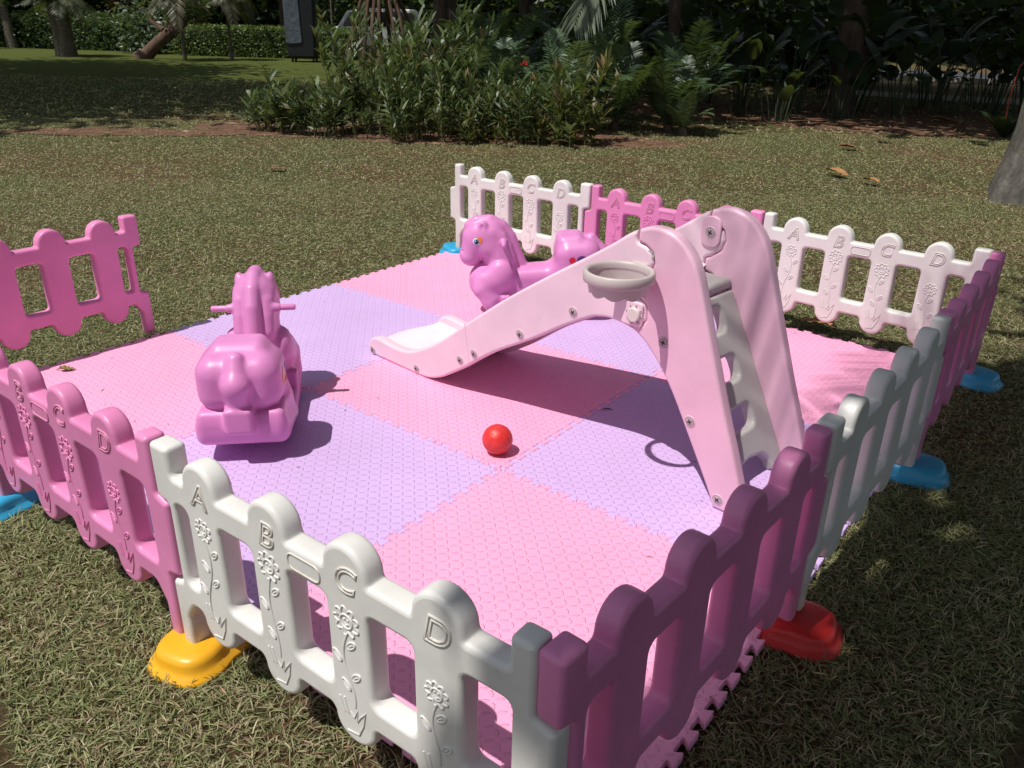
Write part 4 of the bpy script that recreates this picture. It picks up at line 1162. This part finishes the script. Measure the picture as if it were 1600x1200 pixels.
# ---- far wood: one mass
n = 110000
th = rng.uniform(-1.72, .32, n); dist = rng.uniform(40, 52, n); cl = rng.integers(0, 420, n)
cz = rng.uniform(.2, 5.5, 420); ca = rng.uniform(-1.72, .32, 420); cd = rng.uniform(42, 54, 420)
P = np.stack([3.45 + cd[cl] * np.sin(ca[cl]), -.8 + cd[cl] * np.cos(ca[cl]), cz[cl]], 1) + rng.normal(0, 1, (n, 3)) * np.array([1.5, 1.5, 1.0])
P[:, 2] = np.abs(P[:, 2])
V, F, I = strips(P, rnd_unit(n, -.5, .5), rnd_unit(n), rng.uniform(.3, .6, n), .3, .2, LANCE[2], 2)
col_ = pal(n, DARKG + DARKG + GREENS) * rng.uniform(.6, 1.2, 420)[cl][:, None]
tag(build('far_wood', [(V, F, col_[I])], LEAF), kind='stuff')
# dense undergrowth closing the wood behind the slide
n = 9000; s = rng.uniform(0, 1, n)
P = np.stack([-11 + 15 * s + rng.normal(0, .8, n), 20.5 + 4 * s + rng.normal(0, 1.2, n), np.abs(rng.normal(0, 1.5, n))], 1)
keep = ~((P[:, 0] > -3.2) & (P[:, 2] < .75)); P = P[keep]; n = len(P)
V, F, I = strips(P, rnd_unit(n, -.5, .5), rnd_unit(n), rng.uniform(.25, .5, n), .22, .2, LANCE[2], 2)
tag(build('undergrowth', [(V, F, pal(n, DARKG)[I])], LEAF), kind='stuff')

# ------------------------------------------------------------------ road, kerb, vehicles, wrapped speaker
ASPH = plain('asphalt', (.05, .05, .052), .9, .3, 30); KERBM = plain('pale kerb', (.42, .40, .37), .8, .2, 12); DRY = plain('dry verge', (.26, .19, .085), .95, .4, 18)
def strip_box(name, A, B, w_, z0, z1, mat, **kw):
    A, B = np.array(A), np.array(B); d = (B - A) / np.linalg.norm(B - A); nn = np.array([-d[1], d[0]]) * w_ / 2
    q = [A - nn, B - nn, B + nn, A + nn]
    V = [(*p_, z0) for p_ in q] + [(*p_, z1) for p_ in q]
    F = [(3, 2, 1, 0), (4, 5, 6, 7)] + [(i, (i + 1) % 4, (i + 1) % 4 + 4, i + 4) for i in range(4)]
    return tag(link(name, mesh(name, V, F), mat), **kw)
strip_box('kerb', (-2.6, 19.25), (8, 20.35), .16, GZ, GZ + .10, KERBM, kind='structure')
strip_box('verge', (-3.2, 22.6), (8, 23.7), 6.0, GZ - .02, GZ + .006, DRY, kind='structure')
strip_box('kerb', (-5.5, 26.4), (8, 28.2), .2, GZ, GZ + .13, KERBM, kind='structure')
strip_box('road', (-34, 25.5), (10, 33.0), 6.0, GZ - .02, GZ + .008, ASPH, kind='structure')

def car(x, y, rz, paint_, label, van=False):
    root = empty('parked_vehicle', (x, y, GZ), rz, label, 'vehicle')
    if van: prof = [(-2.1, .30), (-2.15, .75), (-2.0, .98), (-1.15, 1.05), (-.75, 1.62), (.0, 1.72), (1.85, 1.70), (2.12, 1.1), (2.15, .32)]
    else: prof = [(-2.1, .28), (-2.15, .62), (-1.95, .78), (-1.0, .86), (-.45, 1.32), (.15, 1.42), (.95, 1.36), (1.6, .95), (2.1, .88), (2.15, .3)]
    link('body', curve_solid('body', [fillet(prof, .12, 4)], 1.68, .06), paint_, root)
    gl = plain('dark window glass', (.015, .018, .02), .08, .1, 3, 0, 0, .8)
    if van: wins = [[(-.98, 1.08), (-.66, 1.54), (-.12, 1.58), (-.12, 1.08)], [(-.02, 1.08), (-.02, 1.58), (.85, 1.6), (.85, 1.08)], [(.95, 1.08), (.95, 1.6), (1.72, 1.58), (1.92, 1.1)]]
    else: wins = [[(-.85, .88), (-.40, 1.24), (.10, 1.32), (.10, .88)], [(.2, .88), (.2, 1.32), (.85, 1.28), (1.3, .92)]]
    for wq in wins:
        for sy in (-1, 1): link('window', curve_solid('window', [fillet(wq, .05, 3)], .02, .005), gl, root, (0, sy * .845, 0))
    for wx in (-1.3, 1.35):
        for sy in (-1, 1):
            wh = empty('wheel', (wx, sy * .76, .31)); wh.parent = root
            T = tube([(0, -.1, 0), (0, -.09, 0), (0, .09, 0), (0, .1, 0)], [.27, .31, .31, .27], 28); link('tyre', mesh('tyre', *T, 40), plain('tyre', (.015, .015, .015), .8, bumpy=0), wh)
            T = tube([(0, -.104, 0), (0, .104, 0)], [.18, .18], 20); link('hub_cap', mesh('hub_cap', *T, 40), plain('hub', (.4, .4, .4), .3, .1, 5, .6, 0), wh)
    for sy in (-1, 1):
        hl = mesh('headlight', *box((-2.13, sy * .6, .62 if not van else .78), (.04, .16, .07))); bevel_mesh(hl, .02); link('headlight', hl, plain('lamp glass', (.7, .7, .7), .15, .05, 4, 0, 0), root)
car(-22.3, 22.9, .83, plain('white car paint', (.75, .75, .75), .25, .03, 3, 0, 0), 'white parked vehicle half hidden behind the stilt roots', True)
car(-18.4, 25.3, .86, plain('dark blue car paint', (.012, .016, .03), .2, .05, 3, 0, 0), 'dark parked car glimpsed between the ferns and the forked tree')

ws = empty('wrapped_loudspeaker', (-19.8, 17.7, GZ), math.radians(38), 'tall black box wrapped in shiny dark plastic standing at the end of the clipped hedge', 'loudspeaker')
def crumple(V, amp):
    V = np.array(V, float); return V + amp * np.stack([np.sin(V[:, 2] * 9 + V[:, 1] * 7), np.sin(V[:, 2] * 11 + V[:, 0] * 8), np.sin(V[:, 0] * 9) * .4], 1)
me = curve_solid('cabinet', [fillet([(-.46, .12), (-.52, 2.0), (-.40, 2.14), (.40, 2.16), (.52, 2.02), (.46, .12)], .14, 6)], .75, .08)
link('cabinet', me, plain('black cloth', (.008, .009, .012), .45, .3, 5, 0, .5), ws)
me = curve_solid('plastic_cover', [fillet([(-.47, .55), (-.47, 1.80), (-.40, 2.02), (.02, 2.02), (.06, .58)], .10, 5)], .05, .02)
link('plastic_cover', me, plain('wrinkled plastic', (.06, .075, .10), .16, .6, 6, 0, 1.0, .9), ws, (0, -.385, 0))
T = [tube([(sx * .35, sy * .22, .0), (sx * .33, sy * .2, .45)], [.04, .04], 8) for sx in (-1, 1) for sy in (-1, 1)]
for t_ in T: link('leg', mesh('leg', *t_), plain('stand steel', (.03, .03, .03), .5), ws)

# ------------------------------------------------------------------ palm beside the camera that throws the striped shadows
cp = empty('coconut_palm', (4.9, -2.0, GZ), 0, 'palm to the right of the camera whose fronds throw striped shadows on the mat', 'palm')
tip = (-1.30, 1.0, 6.6)
T = tube([(0, 0, 0), (-.1, .05, 2.2), (-.5, .2, 4.8), tip], [.2, .14, .12, .1], 12); link('trunk', mesh('trunk', *T, 60), BARKP, cp)
sp = [(tip, a, 2.5, e, .5, 26, .6, .034, .2, True, .35) for a, e in ((2.6, .3), (2.85, .5), (3.1, .35), (2.3, .4), (1.9, .4), (-.1, .5), (.7, .5), (-.8, .5), (4.3, .55), (-1.6, .6), (1.4, .5))]
build('crown', fronds(sp, GREENS, 3, .03), LEAF, cp)

# ------------------------------------------------------------------ grass
def vnoise(x, y, s, seed=0):
    x, y = x * s, y * s; xi, yi = np.floor(x).astype(int), np.floor(y).astype(int); fx, fy = x - xi, y - yi
    fx = fx * fx * (3 - 2 * fx); fy = fy * fy * (3 - 2 * fy)
    def h(a, b): v = np.sin(a * 127.1 + b * 311.7 + seed * 74.7) * 43758.5453; return v - np.floor(v)
    return (h(xi, yi) * (1 - fx) + h(xi + 1, yi) * fx) * (1 - fy) + (h(xi, yi + 1) * (1 - fx) + h(xi + 1, yi + 1) * fx) * fy
def in_poly(x, y, P):
    P = np.array(P); c = np.zeros(len(x), bool); j = len(P) - 1
    for i in range(len(P)):
        a, b_ = P[i], P[j]
        m = ((a[1] > y) != (b_[1] > y)) & (x < (b_[0] - a[0]) * (y - a[1]) / (b_[1] - a[1] + 1e-12) + a[0]); c ^= m; j = i
    return c
ch = []
fwd = np.array([math.sin(yaw), math.cos(yaw)]); rgt = np.array([fwd[1], -fwd[0]])
def zone(d0, d1, dens, L, W, k):
    half = .84
    n = int(dens * half * (d1 ** 2 - d0 ** 2))
    d = np.sqrt(rng.uniform(d0 ** 2, d1 ** 2, n)); s = rng.uniform(-half, half, n)
    x = CAM[0] + fwd[0] * d + rgt[0] * d * s; y = CAM[1] + fwd[1] * d + rgt[1] * d * s
    on = (x > .01) & (x < 2.99) & (y > .01) & (y < 2.99)
    edge = (x > -.012) & (x < 3.012) & (y > -.012) & (y < 3.012) & (rng.uniform(size=n) < .8)
    keep = ~on & ~edge
    for px_, py_ in ((1.955, -.085), (.925, -.125), (3.035, .885), (3.065, 1.925), (3.06, 2.945), (.005, 3.015)):
        keep &= (x - px_) ** 2 + (y - py_) ** 2 > .11 ** 2
    soil = in_poly(x, y, SB) | in_poly(x, y, SB2)
    keep &= ~soil | (rng.uniform(size=n) < .30)
    keep &= ~in_poly(x, y, SB3) | (rng.uniform(size=n) < .62)
    pn = vnoise(x, y, 1.3, 1) * .5 + vnoise(x, y, 4.5, 2) * .35 + vnoise(x, y, 12, 3) * .25
    keep &= rng.uniform(size=n) < np.clip(1.75 - 1.35 * pn, .3, 1)
    x, y, pn, d = x[keep], y[keep], pn[keep], d[keep]; n = len(x)
    a = rng.uniform(0, 2 * math.pi, n) + 1.2 * vnoise(x, y, 2, 5); el_ = np.clip(rng.normal(.42, .38, n), -.05, 1.4)
    D = np.stack([np.cos(a) * np.cos(el_), np.sin(a) * np.cos(el_), np.sin(el_)], 1)
    Nn = np.stack([-np.cos(a) * np.sin(el_), -np.sin(a) * np.sin(el_), np.cos(el_)], 1) + rng.normal(0, .5, (n, 3))
    ll = L * rng.uniform(.5, 1.35, n)
    P = np.stack([x, y, GZ + rng.uniform(0, .012, n) * (L / .055)], 1)
    V, F, I = strips(P, D, Nn, ll, W * rng.uniform(.65, 1.35, n), rng.uniform(.1, .55, n), LANCE[k], k)
    V[:, 2] = np.maximum(V[:, 2], GZ + .001)
    dry = rng.uniform(size=n) < np.clip(.08 + .66 * (pn - .32), .05, .7)
    c = pal(n, [(.20, .205, .085), (.155, .175, .06), (.25, .24, .115), (.12, .145, .05), (.29, .27, .14)], .3)
    c[dry] = pal(int(dry.sum()), [(.36, .31, .17), (.30, .25, .14), (.42, .36, .22), (.28, .19, .12), (.34, .22, .14)], .25)
    ch.append((V, F, c[I] * np.array([1.16, 1.20, 1.28])))
zone(.75, 2.6, 21000, .038, .0027, 3)
zone(2.6, 4.5, 14000, .034, .0030, 2)
zone(4.5, 7.5, 7500, .033, .0042, 2)
zone(7.5, 12, 2600, .036, .0065, 2)
zone(12, 20, 260, .065, .018, 2)
# leaf litter on the bare soil
n = 2600
x = rng.uniform(-8.5, 1.8, n); y = rng.uniform(3.8, 16, n); k_ = in_poly(x, y, SB) | in_poly(x, y, SB2) | in_poly(x, y, SB3); x, y = x[k_], y[k_]; n = len(x)
a = rng.uniform(0, 6.28, n)
V, F, I = strips(np.stack([x, y, np.full(n, GZ + .012)], 1), np.stack([np.cos(a), np.sin(a), rng.uniform(-.05, .35, n)], 1), rnd_unit(n, .5, 1), rng.uniform(.05, .16, n), rng.uniform(.012, .045, n), .2, LANCE[2], 2)
V[:, 2] = np.maximum(V[:, 2], GZ + .011)
tag(build('leaf_litter', [(V, F, pal(n, [(.20, .11, .06), (.28, .18, .10), (.14, .07, .045), (.33, .25, .15)])[I])], LEAF), kind='stuff')
# clippings and specks trodden onto the mat
n = 150
P = np.stack([rng.uniform(.03, 2.97, n), rng.uniform(.03, 2.97, n), np.full(n, .0025)], 1)
ne = np.arange(n) < 70; e_ = rng.integers(0, 4, n); off = np.abs(rng.normal(0, .12, n)) + .01
P[ne & (e_ == 0), 0] = off[ne & (e_ == 0)]; P[ne & (e_ == 1), 1] = off[ne & (e_ == 1)]; P[ne & (e_ == 2), 0] = 3 - off[ne & (e_ == 2)]; P[ne & (e_ == 3), 1] = 3 - off[ne & (e_ == 3)]
a = rng.uniform(0, 6.28, n)
V, F, I = strips(P, np.stack([np.cos(a), np.sin(a), rng.uniform(0, .2, n)], 1), np.tile([0, 0, 1.], (n, 1)), rng.uniform(.008, .032, n), rng.uniform(.0015, .004, n), .1, LANCE[2], 2)
V[:, 2] = np.maximum(V[:, 2], .0012)
tag(build('grass_clippings', [(V, F, pal(n, [(.10, .09, .04), (.25, .19, .10), (.05, .035, .03), (.12, .15, .05)])[I])], LEAF), kind='stuff')
GRM = foliage('grass blade', .6, .22, .3)
tag(build('grass', ch, GRM), kind='stuff')
